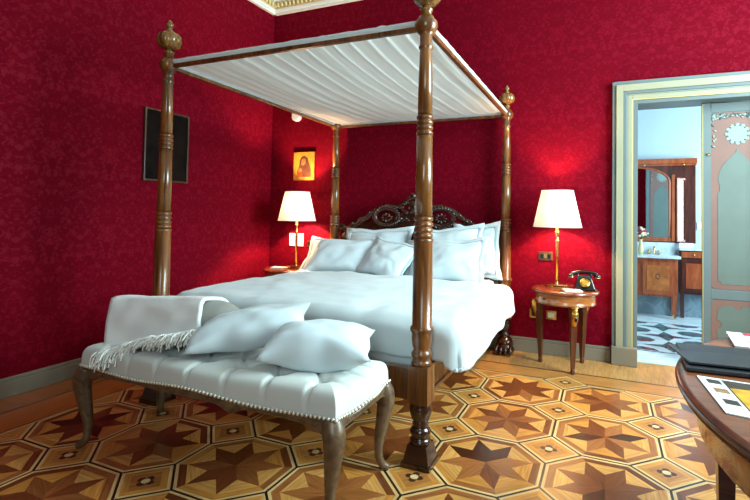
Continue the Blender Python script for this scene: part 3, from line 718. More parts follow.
# ------------------------------------------------------------------ bench
bx0, bx1, by0, by1 = -2.535, -.975, 1.635, 2.135
bench = thing('upholstered_bench', 'long cabriole-legged bench with tufted ivory seat at the foot of the bed', 'bench', ((bx0+bx1)/2, (by0+by1)/2, 0))
def outline(t):
    """rounded serpentine plan; t in [0,4): front, right, back, left"""
    k = int(t) % 4; f = t-int(t); w = bx1-bx0; d_ = by1-by0
    bow = .022*math.sin(PI*f)-.012*math.sin(3*PI*f)
    if k == 0: return Vector((bx0+w*f, by0-bow, 0))
    if k == 1: return Vector((bx1+bow*.8, by0+d_*f, 0))
    if k == 2: return Vector((bx1-w*f, by1+bow, 0))
    return Vector((bx0-bow*.8, by1-d_*f, 0))
def railz(t):
    k = int(t) % 4; f = t-int(t)
    return .425+.018*math.sin(PI*f)**2*(1 if k % 2 == 0 else .3)-.018*math.sin(2*PI*f)**2*(1 if k % 2 == 0 else .6)
def apronz(t):
    k = int(t) % 4; f = t-int(t); b_ = railz(t)-.05
    if k % 2 == 0:
        b_ += .012-.03*math.exp(-((f-(.665 if k == 0 else .335))/.03)**2)+.018*math.sin(2*PI*f)**2-.045*(math.exp(-(f/.06)**2)+math.exp(-((1-f)/.06)**2))
    else: b_ += .02*math.sin(PI*f)-.03*(math.exp(-(f/.12)**2)+math.exp(-((1-f)/.12)**2))
    return b_
mb = MB(); n = 240; vs = []
bc = Vector(((bx0+bx1)/2, (by0+by1)/2, 0))
def inset(p, e): 
    q = p-bc; return bc+Vector((q.x*(1-e/((bx1-bx0)/2)), q.y*(1-e/((by1-by0)/2)), 0))
for k in range(n):
    t = 4*k/n; p = outline(t); zt, zb = railz(t), apronz(t)
    for e, z in ((.03, zb), (.0, zb), (-.004, zb+.008), (.002, zb+.014), (-.003, (zt+zb)/2), (.0, zt-.006), (.008, zt), (.05, zt)): 
        q = inset(p, e); vs.append((q.x, q.y, z))
mb.add(vs, [(k*8+i, ((k+1) % n)*8+i, ((k+1) % n)*8+i+1, k*8+i+1) for k in range(n) for i in range(7)], 0, True)
mb.build('seat_frame', M['bench_wood'], bench)
mb = MB()
ZS = .535
btn = []
for r_, yy in enumerate((by0+.12, by0+.24, by0+.36)):
    for k in range(-4, 5):
        xx = bc.x+(k+(.5 if r_ == 1 else 0))*.21
        if bx0+.08 < xx < bx1-.08: btn.append((xx, yy))
SEG = [(a, b_, a2-a, b2-b_) for a, b_ in btn for a2, b2 in btn if 0 < (b2-b_) < .13 and abs(a2-a) < .12]
def seat_h(x, y):
    h = 0
    for a, b_ in btn:
        d2 = (x-a)**2+(y-b_)**2
        h -= .036*math.exp(-d2/.0014)
        # pleats towards the edges
    for a, b_ in btn:
        if abs(b_-(by0+.12)) < .01 and y < b_: h -= .020*math.exp(-((x-a)/.011)**2)*min(1, (b_-y)/.03)
        if abs(b_-(by0+.36)) < .01 and y > b_: h -= .020*math.exp(-((x-a)/.011)**2)*min(1, (y-b_)/.03)
    for a, b_, dx, dy in SEG:
        L2 = dx*dx+dy*dy; s_ = ((x-a)*dx+(y-b_)*dy)/L2
        if 0 < s_ < 1:
            e = abs((x-a)*dy-(y-b_)*dx)/math.sqrt(L2)
            if e < .05: h -= .015*math.exp(-(e/.010)**2)
    for yy in (by0+.12, by0+.24, by0+.36):
        for sx, xe in ((-1, bx0), (1, bx1)):
            if (xe-x)*sx < .12: h -= .010*math.exp(-((y-yy)/.012)**2)*sstep(.12, .08, (xe-x)*sx)
    return h
nr, na = 40, 1200; vs = []
for i in range(nr+1):
    s_ = i/nr        # 0 edge -> 1 centre
    for k in range(na):
        t = 4*k/na; p = inset(outline(t), .004)
        sp = Vector((max(bx0+.25, min(bx1-.25, p.x)), bc.y, 0)); q = p.lerp(sp, s_)
        w_ = min(1, s_/.3); edge = (1-(1-w_)**2.2)**(1/2.2)
        q = q+(p-sp).normalized()*.016*math.sin(PI*min(1, s_/.24))
        if i > 0 and s_ < .3 and int(t) % 2 == 0: q = q+(sp-p).normalized()*.013*sum(math.exp(-((q.x-a)/.013)**2) for a, b_ in btn if abs(b_-(by0+.12)) < .01)*(1-s_/.3)*min(1, i/3)
        z = railz(t)*(1-edge)+ZS*edge+.002
        z += seat_h(q.x, q.y)*min(1, edge*1.05) if i > 0 else 0
        vs.append((q.x, q.y, z))
fs = [(i*na+k, i*na+(k+1) % na, (i+1)*na+(k+1) % na, (i+1)*na+k) for i in range(nr) for k in range(na)]
mb.add(vs, fs, 0, True)
seat = mb.build('seat_cushion', M['bench_cloth'], bench)
bt = None
for a, b_ in btn:
    z = ZS-.026
    if bt is None:
        bt = MB().ball((0, 0, 0), (.012, .012, .005), 0, 10, 6).build('button', M['bench_cloth'], None); bt.parent = bench; bt.location = (a-bc.x, b_-bc.y, z)
    else:
        q = bt.copy(); COL.objects.link(q); q.location = (a-bc.x, b_-bc.y, z)
nl = MB().ball((0, 0, 0), .0085, 0, 8, 5).build('nail', M['nail'], None); nl.parent = bench
first = True
for lo_, hi_, cnt in ((.012, .99, 74), (1.0, 1.97, 25)):
    for k in range(cnt):
        t = lerp(lo_, hi_, k/(cnt-1)); p = inset(outline(t), -.001)
        q = nl if first else nl.copy()
        if not first: COL.objects.link(q)
        first = False; q.location = (p.x-bc.x, p.y-bc.y, railz(t)+.004)
mb = MB()
for k in range(98):
    t = 2+1.99*k/97; p = inset(outline(t), -.001); mb.ball((p.x, p.y, railz(t)+.004), .0068, 0, 6, 4)
o = mb.build('rear_nails', M['nail'], bench); o['kind'] = 'stuff'
for sx, sy, cx, cy in ((-1, -1, bx0, by0), (1, -1, bx1, by0), (-1, 1, bx0, by1), (1, 1, bx1, by1)):
    d = Vector((sx*.8, sy*.6, 0)); b0 = Vector((cx, cy, 0))-d*.035
    pts = [b0+d*o_+Vector((0, 0, z)) for o_, z in ((-.004, .415), (.012, .37), (.018, .33), (.006, .25), (-.01, .16), (-.014, .09), (-.002, .04), (.024, .014), (.038, .006))]
    rr = [(0, .04), (.12, .046), (.25, .042), (.38, .033), (.55, .022), (.7, .018), (.82, .018), (.92, .018), (1, .008)]
    mb = MB(); mb.tube(catmull(pts, 5), lambda t: interp(rr, t)*1.06, 12)
    for v in mb.v: v.z = max(v.z, .001)
    mb.build('leg', M['bench_wood'], bench)
# loose cushions on the bench
pillow('white plump pillow leaning across the middle of the bench', .58, .32, .17, (-1.635, 1.90, .675), 15, 26, 0, 11, 0, 'pillow', 'white pillows on the bench', 'sham', .7, -10)
pillow('white plump pillow lying at the right end of the bench', .50, .33, .20, (-1.23, 1.90, .64), 12, 22, 0, 12, 0, 'pillow', 'white pillows on the bench', 'sham', .7)
# bolster under the throw
mb = MB(); pth = [Vector((lerp(-2.52, -1.73, k/14), 1.93, lerp(.635, .665, k/14))) for k in range(15)]
mb.tube(pth, lambda t: .12*math.sqrt(max(.02, 1-abs(2*t-1)**5)), 20)
o = mb.build('bolster', M['bolster'], org=(-2.2, 1.9, .5)); tag(o, 'grey linen bolster poking out from under the white throw', 'bolster')
tw = thing('throw_blanket', 'white woven throw with fringed edge folded over the left end of the bench', 'blanket', (-2.3, 1.8, .53))
def throwf(u, v):
    ridge = Vector((lerp(-2.60, -1.915, u), lerp(1.85, 1.86, u), lerp(.745, .80, u)))
    if v < .35:
        t = v/.35; b0 = Vector((ridge.x+.02, 2.075, lerp(.56, .60, u)))
        return b0.lerp(ridge, t)+Vector((0, .05*math.sin(PI*t), .06*math.sin(PI*t)))+Vector((0, 0, .006*nz(u*5, v*5, 0)))
    t = (v-.35)/.65
    bot = Vector((interp([(0, -2.43), (.4, -2.16), (1, -1.86)], u), interp([(0, 1.695), (.4, 1.745), (1, 1.785)], u), interp([(0, .515), (.4, .575), (1, .66)], u)))
    mid = ridge.lerp(bot, .5)+Vector((0, -.03, .02))
    p = ridge*(1-t)**2+mid*2*t*(1-t)+bot*t*t
    return p+Vector((0, -.008, .005))*nz(u*5, v*4, 2)
MB().grid(throwf, 40, 30).build('woven_panel', M['throw'], tw, solid=.018)
mb = MB(); random.seed(5)
for k in range(230):
    u = k/229; p = throwf(u, 1.0)
    e = Vector((interp([(0, -2.36), (.4, -2.22), (1, -1.83)], u), interp([(0, 1.60), (.15, 1.615), (.4, 1.665), (1, 1.70)], u), interp([(0, .44), (.15, .47), (.4, .545), (1, .615)], u)))
    e += Vector((random.gauss(0, .02), random.gauss(0, .01), random.gauss(0, .014)))
    m_ = p.lerp(e, .55)+Vector((random.gauss(0, .008), -.012, .016))
    mb.tube(catmull([p+Vector((0, 0, -.004)), m_, e], 4), lambda t: .006*(1-.4*t), 5)
o = mb.build('fringe', M['fringe'], tw); o['kind'] = 'stuff'

# ------------------------------------------------------------------ round bedside tables
def gueridon(label, loc, rot):
    r = thing('bedside_table', label, 'table', (0, 0, 0), 'round bedside tables', True)
    mb = MB(); mb.lathe([(.235, .612), (.262, .618), (.268, .627), (.266, .637), (.258, .645), (.245, .6475), (0.0005, .6475)], (0, 0, 0), 56, 0); mb.build('table_top', M['mahog'], r)
    mb = MB(); mb.lathe([(.236, .535), (.242, .54), (.238, .546), (.238, .605), (.243, .612)], (0, 0, 0), 56, 0); ap = mb.build('apron', M['veneer'], r)
    mb = MB(); mb.lathe([(.24, .528), (.244, .534), (.24, .54)], (0, 0, 0), 56, 0)
    mb.build('apron_moulding', M['mahog'], r)
    a = math.radians(-128); mb = MB(); mb.ball((.24*math.cos(a), .24*math.sin(a), .575), (.012, .012, .008), 0, 8, 6); sub(mb.build('keyhole', M['black'], r), ap)
    for k in range(3):
        a = math.radians(-68.7+120*k); d = Vector((math.cos(a), math.sin(a), 0)); rt = Matrix.Rotation(a, 3, 'Z')
        mb = MB(); secs = [(.44, .213, .026), (.36, .212, .024), (.2, .207, .02), (.07, .203, .015), (.045, .203, .014)]
        vs = []
        for z, rad, h in secs:
            for sx, sy in ((-1, -1), (1, -1), (1, 1), (-1, 1)): vs.append(rt @ Vector((rad+sx*h, sy*h, 0))+Vector((0, 0, z)))
        n_ = len(secs); mb.add(vs, [(3, 2, 1, 0)[::-1], tuple(range((n_-1)*4, n_*4))]+[(i*4+q, i*4+(q+1) % 4, (i+1)*4+(q+1) % 4, (i+1)*4+q) for i in range(n_-1) for q in range(4)])
        mb.box((-.028, -.028, .44), (.028, .028, .535)); vv = mb.v[-8:]
        for v in vv: v.xy = (rt @ Vector((v.x+.205, v.y, 0))).xy
        leg = mb.build('leg', M['mahog_d'], r, bevel=.002)
        mb = MB()    # gilded herm mount, swelling outwards, head on top
        mb.tube(catmull([d*.226+Vector((0, 0, .385)), d*.236+Vector((0, 0, .42)), d*.25+Vector((0, 0, .455)), d*.255+Vector((0, 0, .485)), d*.24+Vector((0, 0, .51))], 5), lambda t: .014+.014*math.sin(PI*min(1, t*.75+.1)), 12)
        mb.ball(d*.262+Vector((0, 0, .505)), (.02, .02, .024), 0, 12, 8); mb.ball(d*.25+Vector((0, 0, .527)), (.03, .03, .01), 0, 12, 6)
        mb.ball(d*.282+Vector((0, 0, .5)), (.005, .005, .007), 0, 6, 5)
        bu_ = mb.build('gilt_bust', M['gilt'], r); sub(bu_, leg)
        mb = MB(); mb.ball(d*.272+Vector((0, 0, .452)), (.012, .012, .032), 0, 10, 8, Matrix.Rotation(.25, 3, d.cross(Vector((0, 0, 1))))); sub(mb.build('enamel_inlay', M['black'], r), leg)
        mb = MB(); mb.lathe([(.016, .045), (.018, .04), (.014, .034), (.018, .022), (.02, .012), (.016, .0)][::-1], d*.203, 14); sub(mb.build('foot_cap', M['mahog_d'], r), leg)
    r.location = loc; r.rotation_euler.z = rot
    return r
gt = gueridon('round bedside table with gilt busts on its legs, right of the bed beside the doorway', (-.315, 4.2, 0), 0)
gl = copy_tree(gt); gl.location = (-3.12, 4.19, 0); gl.rotation_euler.z = math.radians(0); gl['label'] = 'round bedside table tucked in the corner left of the bed'
# lamps
def lamp(label, loc, rot, watts):
    r = thing('table_lamp', label, 'lamp', (0, 0, 0), 'lit bedside lamps', True)
    mb = MB(); mb.box((-.085, -.085, 0), (.085, .085, .009)); mb.box((-.07, -.07, .017), (.07, .07, .028)); mb.lathe([(.02, .024), (.016, .032), (.014, .045)], (0, 0, 0), 16)
    for sx in (-1, 1):
        for sy in (-1, 1): mb.lathe([(.008, .008), (.008, .015)], (sx*.05, sy*.05, 0), 8)
    mb.build('lamp_base', M['brass'], r, bevel=.001)
    mb = MB(); mb.lathe([(.015, .045), (.014, .38), (.019, .386), (.019, .394), (.014, .4), (.013, .44), (.02, .45), (.02, .47), (.012, .478), (.012, .53)], (0, 0, 0), 16); mb.build('stem', M['brass'], r)
    mb = MB(); mb.ball((0, 0, .60), (.028, .028, .04), 0, 12, 8); bu = mb.build('bulb', M['bulb'], r)
    mb = MB(); seg = 120; H0, H1, R0, R1 = .51, .815, .196, .128; nn = 8
    vs = []
    for i in range(nn+1):
        t = i/nn
        for k in range(seg):
            a = 2*PI*k/seg; rr_ = lerp(R0, R1, t)+(.0018 if k % 2 else -.0012)
            vs.append((rr_*math.cos(a), rr_*math.sin(a), lerp(H0, H1, t)))
    mb.add(vs, [(i*seg+k, i*seg+(k+1) % seg, (i+1)*seg+(k+1) % seg, (i+1)*seg+k) for i in range(nn) for k in range(seg)], 0, False)
    sh = mb.build('lamp_shade', M['shade'], r)
    mb = MB()
    for R, z in ((R0+.001, H0), (R1+.001, H1)): mb.tube([(R*math.cos(2*PI*k/48), R*math.sin(2*PI*k/48), z) for k in range(48)], .0045, 6, 0, True)
    sub(mb.build('shade_trim', M['canopy'], r), sh)
    r.location = loc; r.rotation_euler.z = rot
    L = bpy.data.lights.new('lamp_light', 'POINT'); L.energy = watts; L.color = (1, .62, .32); L.shadow_soft_size = .035
    lo = bpy.data.objects.new('lamp_light', L); COL.objects.link(lo); lo.location = Vector(loc)+Vector((0, 0, .655))
    return r
lamp('lit brass lamp with pleated shade on the table beside the doorway', (-.385, 4.23, .648), .3, 60)
lamp('lit brass lamp with pleated shade in the corner left of the bed', (-3.05, 4.22, .648), .2, 110)
# telephone
tel = thing('telephone', 'black antique rotary telephone with brass dial on the right bedside table', 'telephone', (0, 0, 0), None, True)
mb = MB()
def ring_pts(hx, hy, z, y0=0): return [(-hx, -hy+y0, z), (hx, -hy+y0, z), (hx, hy+y0, z), (-hx, hy+y0, z)]
secs = [(.085, .075, 0, 0), (.085, .075, .014, 0), (.075, .066, .02, 0), (.066, .054, .055, .006), (.055, .04, .095, .014), (.05, .03, .118, .02)]
vs = [p for s_ in secs for p in ring_pts(*s_)]; k_ = len(secs)
mb.add(vs, [(3, 2, 1, 0), tuple(range(4*k_-4, 4*k_))]+[(i*4+q, i*4+(q+1) % 4, (i+1)*4+(q+1) % 4, (i+1)*4+q) for i in range(k_-1) for q in range(4)])
for sx in (-1, 1): mb.box((sx*.05-.008, -.004, .09), (sx*.05+.008, .045, .13))
mb.box((-.05, .012, .09), (.05, .028, .108))
mb.build('telephone_body', M['black'], tel, bevel=.005)
mb = MB(); rt = Matrix.Rotation(math.radians(50), 4, 'X')
pr_ = [(.040, 0), (.040, .006), (.030, .009), (.0, .009)]; mb.lathe([(max(r_, .0005), z) for r_, z in pr_], (0, 0, 0), 24)
for v in mb.v: v.xyz = rt @ v+Vector((0, -.05, .062))
dl = mb.build('dial', M['gilt'], tel)
mb = MB()
for k in range(10):
    a = 2*PI*k/12+.4; mb.ball(rt @ Vector((.03*math.cos(a), .03*math.sin(a), .008))+Vector((0, -.05, .062)), .005, 0, 6, 4)
sub(mb.build('finger_holes', M['black'], tel), dl)
hs = MB(); hs.tube(catmull([(-.1, .02, .125), (-.06, .02, .138), (0, .02, .142), (.06, .02, .138), (.1, .02, .125)], 5), .017, 12)
for sx in (-1, 1):
    hs.lathe([(.018, -.035), (.026, -.03), (.024, -.012), (.014, 0)], (sx*.102, .02, .128), 16)
h_ = hs.build('handset', M['black'], tel)
mb = MB()
for sx in (-1, 1): mb.lathe([(.0265, .098), (.0265, .102)], (sx*.102, .02, 0), 16); mb.lathe([(.0135, .0), (.0135, .012)], (sx*.07, .02, .128), 10)
sub(mb.build('handset_ring', M['brass'], tel), h_)
tel.location = (-.165, 4.17, .648); tel.rotation_euler.z = math.radians(8)
mb = MB(); mb.box((-.07, -.05, 0), (.07, .05, .008), 0); mb.box((-.068, -.048, .008), (.066, .049, .011), 0)
o = mb.build('notepad', M['paper'], bevel=.001); o.location = (-.25, 4.055, .6478); o.rotation_euler.z = .35; tag(o, 'white notepad lying in front of the black telephone', 'notepad', 'notepads on the bedside tables')
o = mb.build('notepad', M['paper'], bevel=.001); o.location = (-3.17, 4.08, .6478); o.rotation_euler.z = .1; o.scale = (1, 1, 1.8); tag(o, 'white notepad beside the lamp left of the bed', 'notepad', 'notepads on the bedside tables')

# ------------------------------------------------------------------ things on the walls
pic = thing('painting', 'dark old painting on the left wall behind the front bedpost', 'picture', (XL, 3.035, 1.81))
mb = MB(); mb.box((XL+.004, 2.817, 1.512), (XL+.02, 3.253, 2.112)); mb.build('canvas', M['canvas'], pic)
mb = MB(); a, b_, c, d = 2.805, 3.265, 1.5, 2.125
mb.box((XL+.001, a, c), (XL+.03, a+.014, d)); mb.box((XL+.001, b_-.014, c), (XL+.03, b_, d)); mb.box((XL+.001, a+.014, c), (XL+.03, b_-.014, c+.014)); mb.box((XL+.001, a+.014, d-.014), (XL+.03, b_-.014, d))
mb.build('picture_frame', M['frame_d'], pic, bevel=.003)
ic = thing('icon_painting', 'small gilded icon panel above the corner lamp', 'picture', (-3.15, YB, 1.77))
yi = YB-.025; ix, iz = -3.15, 1.77
mb = MB(); mb.box((ix-.14, yi, iz-.16), (ix+.14, YB-.001, iz+.16)); mb.build('panel', M['icon_gold'], ic, bevel=.004)
mb = MB(); y_ = yi-.002
mb.prism([(ix-.085, iz-.125), (ix+.1, iz-.125), (ix+.098, iz-.04), (ix+.075, iz+.02), (ix+.055, iz+.085), (ix+.015, iz+.115), (ix-.03, iz+.105), (ix-.055, iz+.06), (ix-.06, iz), (ix-.085, iz-.05)], y_, yi+.001, 'Y')
fg = mb.build('painted_robe', M['icon_dark'], ic)
mb = MB(); mb.ball((ix-.005, y_, iz+.05), (.032, .003, .042), 0, 14, 8, Matrix.Rotation(.25, 3, 'Y')); mb.ball((ix-.05, y_, iz-.045), (.024, .003, .03), 0, 12, 6); sub(mb.build('painted_face', M['icon_skin'], ic), fg)
mb = MB(); mb.prism([(ix-.088, iz-.125), (ix-.02, iz-.125), (ix-.018, iz-.085), (ix-.05, iz-.07), (ix-.085, iz-.08)], y_-.001, yi+.001, 'Y'); sub(mb.build('painted_sleeve', M['icon_red'], ic), fg)
mb = MB(); mb.box((-3.335, YB-.012, .862), (-3.145, YB-.001, 1.005)); o = mb.build('wall_plate', M['white'], bevel=.003, org=(-3.24, YB, .93)); tag(o, 'white rectangular wall plate behind the corner lamp', 'wall plate')
def switch(label, x0, x1, z0, z1, keys, mats, org):
    r = thing('light_switch', label, 'switch', (org, YB, z0), 'wall switches by the bed')
    mb = MB(); mb.box((x0, YB-.01, z0), (x1, YB-.001, z1)); mb.build('cover_plate', M['frame_d'], r, bevel=.002)
    w = (x1-x0-.03)/keys
    for k in range(keys):
        mb = MB(); mb.box((x0+.015+k*w+.002, YB-.015, z0+.02), (x0+.015+(k+1)*w-.002, YB-.009, z1-.02)); mb.build('switch_key', mats[k % len(mats)], r, bevel=.001)
switch('dark brass light switch on the red wall left of the bed', -3.09, -2.98, .86, .93, 2, [M['black'], M['brass']], -3.03)
switch('dark brass light switch on the red wall beside the right lamp', -.57, -.445, .845, .922, 3, [M['black'], M['brass'], M['black']], -.5)
for nm, x, lab in (('a', -.60, 'wall socket behind the left leg of the right bedside table'), ('b', -.455, 'wall socket between the legs of the right bedside table')):
    r = thing('power_socket', 'brass '+lab, 'socket', (x, YB, .36), 'brass power sockets')
    mb = MB(); mb.box((x-.045, YB-.01, .315), (x+.045, YB-.001, .395)); mb.build('cover_plate', M['brass'], r, bevel=.002)
    mb = MB(); mb.box((x-.028, YB-.0115, .332), (x+.028, YB-.009, .378)); mb.build('socket_insert', M['black'] if nm == 'a' else M['cream'], r)
mb = MB(); mb.prism([(-.045, .05), (.045, .05), (.045, -.02), (.036, -.045), (.015, -.056), (-.015, -.056), (-.036, -.045), (-.045, -.02)], -.05, -.001, 'Y')
o = mb.build('motion_detector', M['white'], bevel=.008); o.location = (-3.255, YB, 2.35); o.scale = (1.15, 1.2, 1.15); tag(o, 'small white motion detector high on the back wall beside the canopy', 'sensor')

# ------------------------------------------------------------------ oval table, right foreground
TC = (1.0, 1.65); TA, TB = .8, .95
tb = thing('oval_table', 'oval mahogany table with moulded rim at the right', 'table', (TC[0], TC[1], 0))
def ell(prof, mi=0, seg=120, mbx=None):
    mbx = mbx or MB(); vs = [(TC[0]+(TA+o_)*math.cos(2*PI*k/seg), TC[1]+(TB+o_)*math.sin(2*PI*k/seg), z) for o_, z in prof for k in range(seg)]
    n_ = len(prof); mbx.add(vs, [(i*seg+k, i*seg+(k+1) % seg, (i+1)*seg+(k+1) % seg, (i+1)*seg+k) for i in range(n_-1) for k in range(seg)], mi, True)
    return mbx, len(mbx.v)-len(vs), seg, n_
mb, o_, sg, n_ = ell([(-.04, .725), (-.04, .757), (-.02, .76)]); mb.face([o_+(n_-1)*sg+k for k in range(sg)]); mb.build('table_top', M['table'], tb)
mb, *_ = ell([(-.05, .715), (-.022, .715), (-.012, .72), (-.008, .726), (-.014, .732), (-.006, .736), (0, .742), (.001, .75), (-.006, .758), (-.02, .7605)]); mb.build('table_rim', M['table_rim'], tb)
mb, *_ = ell([(-.09, .6), (-.065, .6), (-.06, .606), (-.06, .716)]); mb.build('apron', M['veneer'], tb)
for a in (148, 32, 212, 328):
    x, y = TC[0]+(TA-.1)*math.cos(math.radians(a)), TC[1]+(TB-.1)*math.sin(math.radians(a))
    mb = MB(); vs = [(x+sx*h, y+sy*h, z) for z, h in ((0, .02), (.6, .034), (.725, .034)) for sx, sy in ((-1, -1), (1, -1), (1, 1), (-1, 1))]
    mb.add(vs, [(3, 2, 1, 0), (8, 9, 10, 11)]+[(i*4+q, i*4+(q+1) % 4, (i+1)*4+(q+1) % 4, (i+1)*4+q) for i in range(2) for q in range(4)]); mb.build('leg', M['table_rim'], tb, bevel=.003)
fo = thing('leather_folder', 'black leather folder lying on the oval table, tip over the rim', 'folder', (.5, 1.93, .762))
def quad(P, z0, z1, mb=None, mi=0): mb = mb or MB(); return mb.prism(P, z0, z1, 'Z', mi)
quad([(.237, 1.76), (.86, 1.79), (.87, 2.13), (.245, 2.09)], .763, .775).build('cover', M['leather'], fo, bevel=.002)
mb = MB(); mb.add([(.215, 2.075, .764), (.25, 1.79, .7795), (.85, 1.815, .785), (.86, 2.12, .785), (.215, 2.075, .769), (.25, 1.79, .785), (.85, 1.815, .79), (.86, 2.12, .79)], [(3, 2, 1, 0), (4, 5, 6, 7), (0, 1, 5, 4), (1, 2, 6, 5), (2, 3, 7, 6), (3, 0, 4, 7)]); mb.build('flap', M['leather'], fo)
br = thing('brochure', 'white brochure with yellow picture in front of the black folder', 'brochure', (.45, 1.57, .7605), 'printed matter on the oval table')
def bil(Q, u, v): Q = [Vector(q) for q in Q]; p = Q[0].lerp(Q[1], u).lerp(Q[3].lerp(Q[2], u), v); return (p.x, p.y)
BQ = [(.277, 1.427), (.64, 1.355), (.62, 1.69), (.258, 1.722)]
quad(BQ, .7607, .7635).build('sheet', M['paper'], br)
def patch(Q, u0, v0, u1, v1, z, mat, nm, par, jag=0):
    if not jag: P = [bil(Q, *c) for c in ((u0, v0), (u1, v0), (u1, v1), (u0, v1))]
    else: P = [bil(Q, lerp(u0, u1, k/7), v0+random.uniform(0, jag)) for k in range(8)]+[bil(Q, lerp(u1, u0, k/7), v1-random.uniform(0, jag)) for k in range(8)]
    quad(P, z, z+.0003).build(nm, mat, par)
patch(BQ, .165, .03, .98, .96, .7636, M['print_dark'], 'printed_picture', br); random.seed(2); patch(BQ, .175, .03, .97, .80, .7640, M['yellow'], 'printed_yellow_shape', br, .08)
for v0, mt in ((.24, 'print_dark'), (.54, 'print_tan'), (.80, 'print_dark')): patch(BQ, .05, v0, .145, v0+.13, .7636, M[mt], 'printed_photo', br)
bk = thing('magazine', 'folded magazine with striped cover behind the black folder', 'magazine', (.6, 2.25, .7605), 'printed matter on the oval table')
MQ = [(.447, 2.15), (.83, 2.13), (.85, 2.40), (.468, 2.40)]
quad(MQ, .7607, .772).build('pages', M['paper'], bk)
for i, (v0, v1, mt) in enumerate(((.78, .99, 'print_red'), (.48, .66, 'leather'), (.3, .46, 'print_blue'), (.12, .24, 'leather'))): patch(MQ, .14+.05*(i % 2), v0, .99, v1, .7721, M[mt], 'printed_stripe', bk)

# ------------------------------------------------------------------ bathroom furniture
VY = 6.66
va = thing('bathroom_vanity', 'mahogany bathroom vanity with marble counter seen through the doorway', 'vanity', (.3, 6.8, 0))
mb = MB(); mb.box((-.55, VY+.02, .27), (.805, BY1-.022, .745)); mb.build('body', M['bath_wood'], va, bevel=.003)
for x0, x1 in ((.42, .755), (.0, .36), (-.44, -.06)):
    mb = MB(); mb.box((x0, VY, .295), (x1, VY+.019, .70)); dd = mb.build('door', M['bath_wood'], va, bevel=.004)
    mb = MB(); mb.box((x0+.045, VY-.004, .345), (x1-.045, VY+.002, .655)); sub(mb.build('burl_panel', M['burl'], va, bevel=.003), dd)
    mb = MB(); cx_ = (x0+x1)/2
    for k in range(8): mb.ball((cx_+.022*math.cos(k*PI/4), VY-.005, .52+.03*math.sin(k*PI/4)), (.008, .002, .008), 0, 6, 4)
    sub(mb.build('inlay_flower', M['bath_wood_d'], va), dd)
for x in (.775, -.52):
    for y in (VY+.03, BY1-.06):
        mb = MB(); vs = [(x+sx*h, y+sy*h, z) for z, h in ((.03, .012), (.29, .026)) for sx, sy in ((-1, -1), (1, -1), (1, 1), (-1, 1))]
        mb.add(vs, [(3, 2, 1, 0), (4, 5, 6, 7), (0, 1, 5, 4), (1, 2, 6, 5), (2, 3, 7, 6), (3, 0, 4, 7)]); lg = mb.build('leg', M['bath_wood'], va)
        mb = MB(); mb.lathe([(.008, .003), (.013, .012), (.014, .022), (.01, .03)], (x, y, 0), 10); sub(mb.build('foot_cap', M['brass'], va), lg)
mb = MB(); mb.box((-.58, VY-.03, .745), (.835, BY1-.022, .778)); mb.build('counter', M['bath_white'], va, bevel=.004)
mb = MB(); mb.box((-.58, BY1-.045, .778), (.80, BY1-.022, .93)); mb.build('backsplash', M['bath_white'], va)
sc = thing('side_cabinet', 'mahogany side cabinet with drawer at the right of the bathroom vanity', 'cabinet', (1.1, 6.88, 0))
mb = MB(); mb.box((.845, 6.84, .30), (1.4, BY1-.022, .845)); mb.build('body', M['bath_wood_d'], sc, bevel=.003)
for x in (.875, 1.36):
    mb = MB(); mb.box((x-.02, 6.85, .003), (x+.02, 6.89, .30)); mb.build('leg', M['bath_wood_d'], sc)
mb = MB(); mb.box((.84, 6.815, .845), (1.42, BY1-.022, .872)); mb.build('marble_top', M['bath_white'], sc)
mb = MB(); mb.box((.865, 6.825, .755), (1.38, 6.84, .83)); dw = mb.build('drawer', M['bath_wood'], sc, bevel=.003)
mb = MB(); mb.ball((1.0, 6.818, .79), .012, 0, 8, 6); sub(mb.build('knob', M['brass'], sc), dw)
mb = MB(); mb.box((.865, 6.825, .33), (1.38, 6.84, .73)); dw = mb.build('door', M['bath_wood_d'], sc, bevel=.003)
mb = MB(); mb.box((.91, 6.82, .375), (1.335, 6.828, .685)); sub(mb.build('door_panel', M['bath_wood'], sc, bevel=.003), dw)
mp_ = thing('mirror_panelling', 'mahogany panelling with arched mirror above the bathroom vanity', 'mirror', (.3, BY1, .95))
yp = BY1-.03
mb = MB(); mb.box((-.6, yp, .93), (1.03, BY1-.001, 1.93)); mb.build('panel', M['bath_wood_d'], mp_)
mb = MB(); mb.box((-.62, yp-.04, 1.94), (1.045, BY1-.001, 2.005)); mb.box((-.62, yp-.02, 1.915), (1.04, BY1-.001, 1.94)); mb.build('cornice_moulding', M['bath_wood'], mp_, bevel=.004)
mb = MB()
for x in (.45, .895, .0): mb.ball((x, yp-.045, 1.925), .012, 0, 8, 6)
mb.build('spotlight', M['brass'], mp_)
acx, aw = .34, .40
ar = [(acx+aw, .985)]+[(acx+aw*math.cos(t), 1.70+.2*math.sin(t)) for t in [PI*k/24 for k in range(25)]]+[(acx-aw, .985)]
mb = MB(); mb.prism(ar, yp-.016, yp-.012, 'Y')
for v in mb.v: v.y += (v.x-acx)*.024
mb.build('mirror_glass', M['mirror'], mp_)
mb = MB(); pth = [Vector((x, yp-.006, z)) for x, z in ar]; mb.tube(pth, .016, 8, 0, True); mb.box((.765, yp-.018, .95), (.80, yp, 1.80)); mb.box((-.08, yp-.012, .945), (.765, yp, .985)); mb.build('mirror_frame', M['bath_wood'], mp_)
sm = thing('side_mirror', 'narrow framed mirror angled towards the window, right of the arched mirror', 'mirror', (.9, yp-.02, .95))
rt = Matrix.Rotation(math.radians(17), 3, 'Z'); pv = Vector((.815, yp-.005, 0))
def rbox(mb, lo, hi): mb.box(lo, hi, 0, rt, pv)
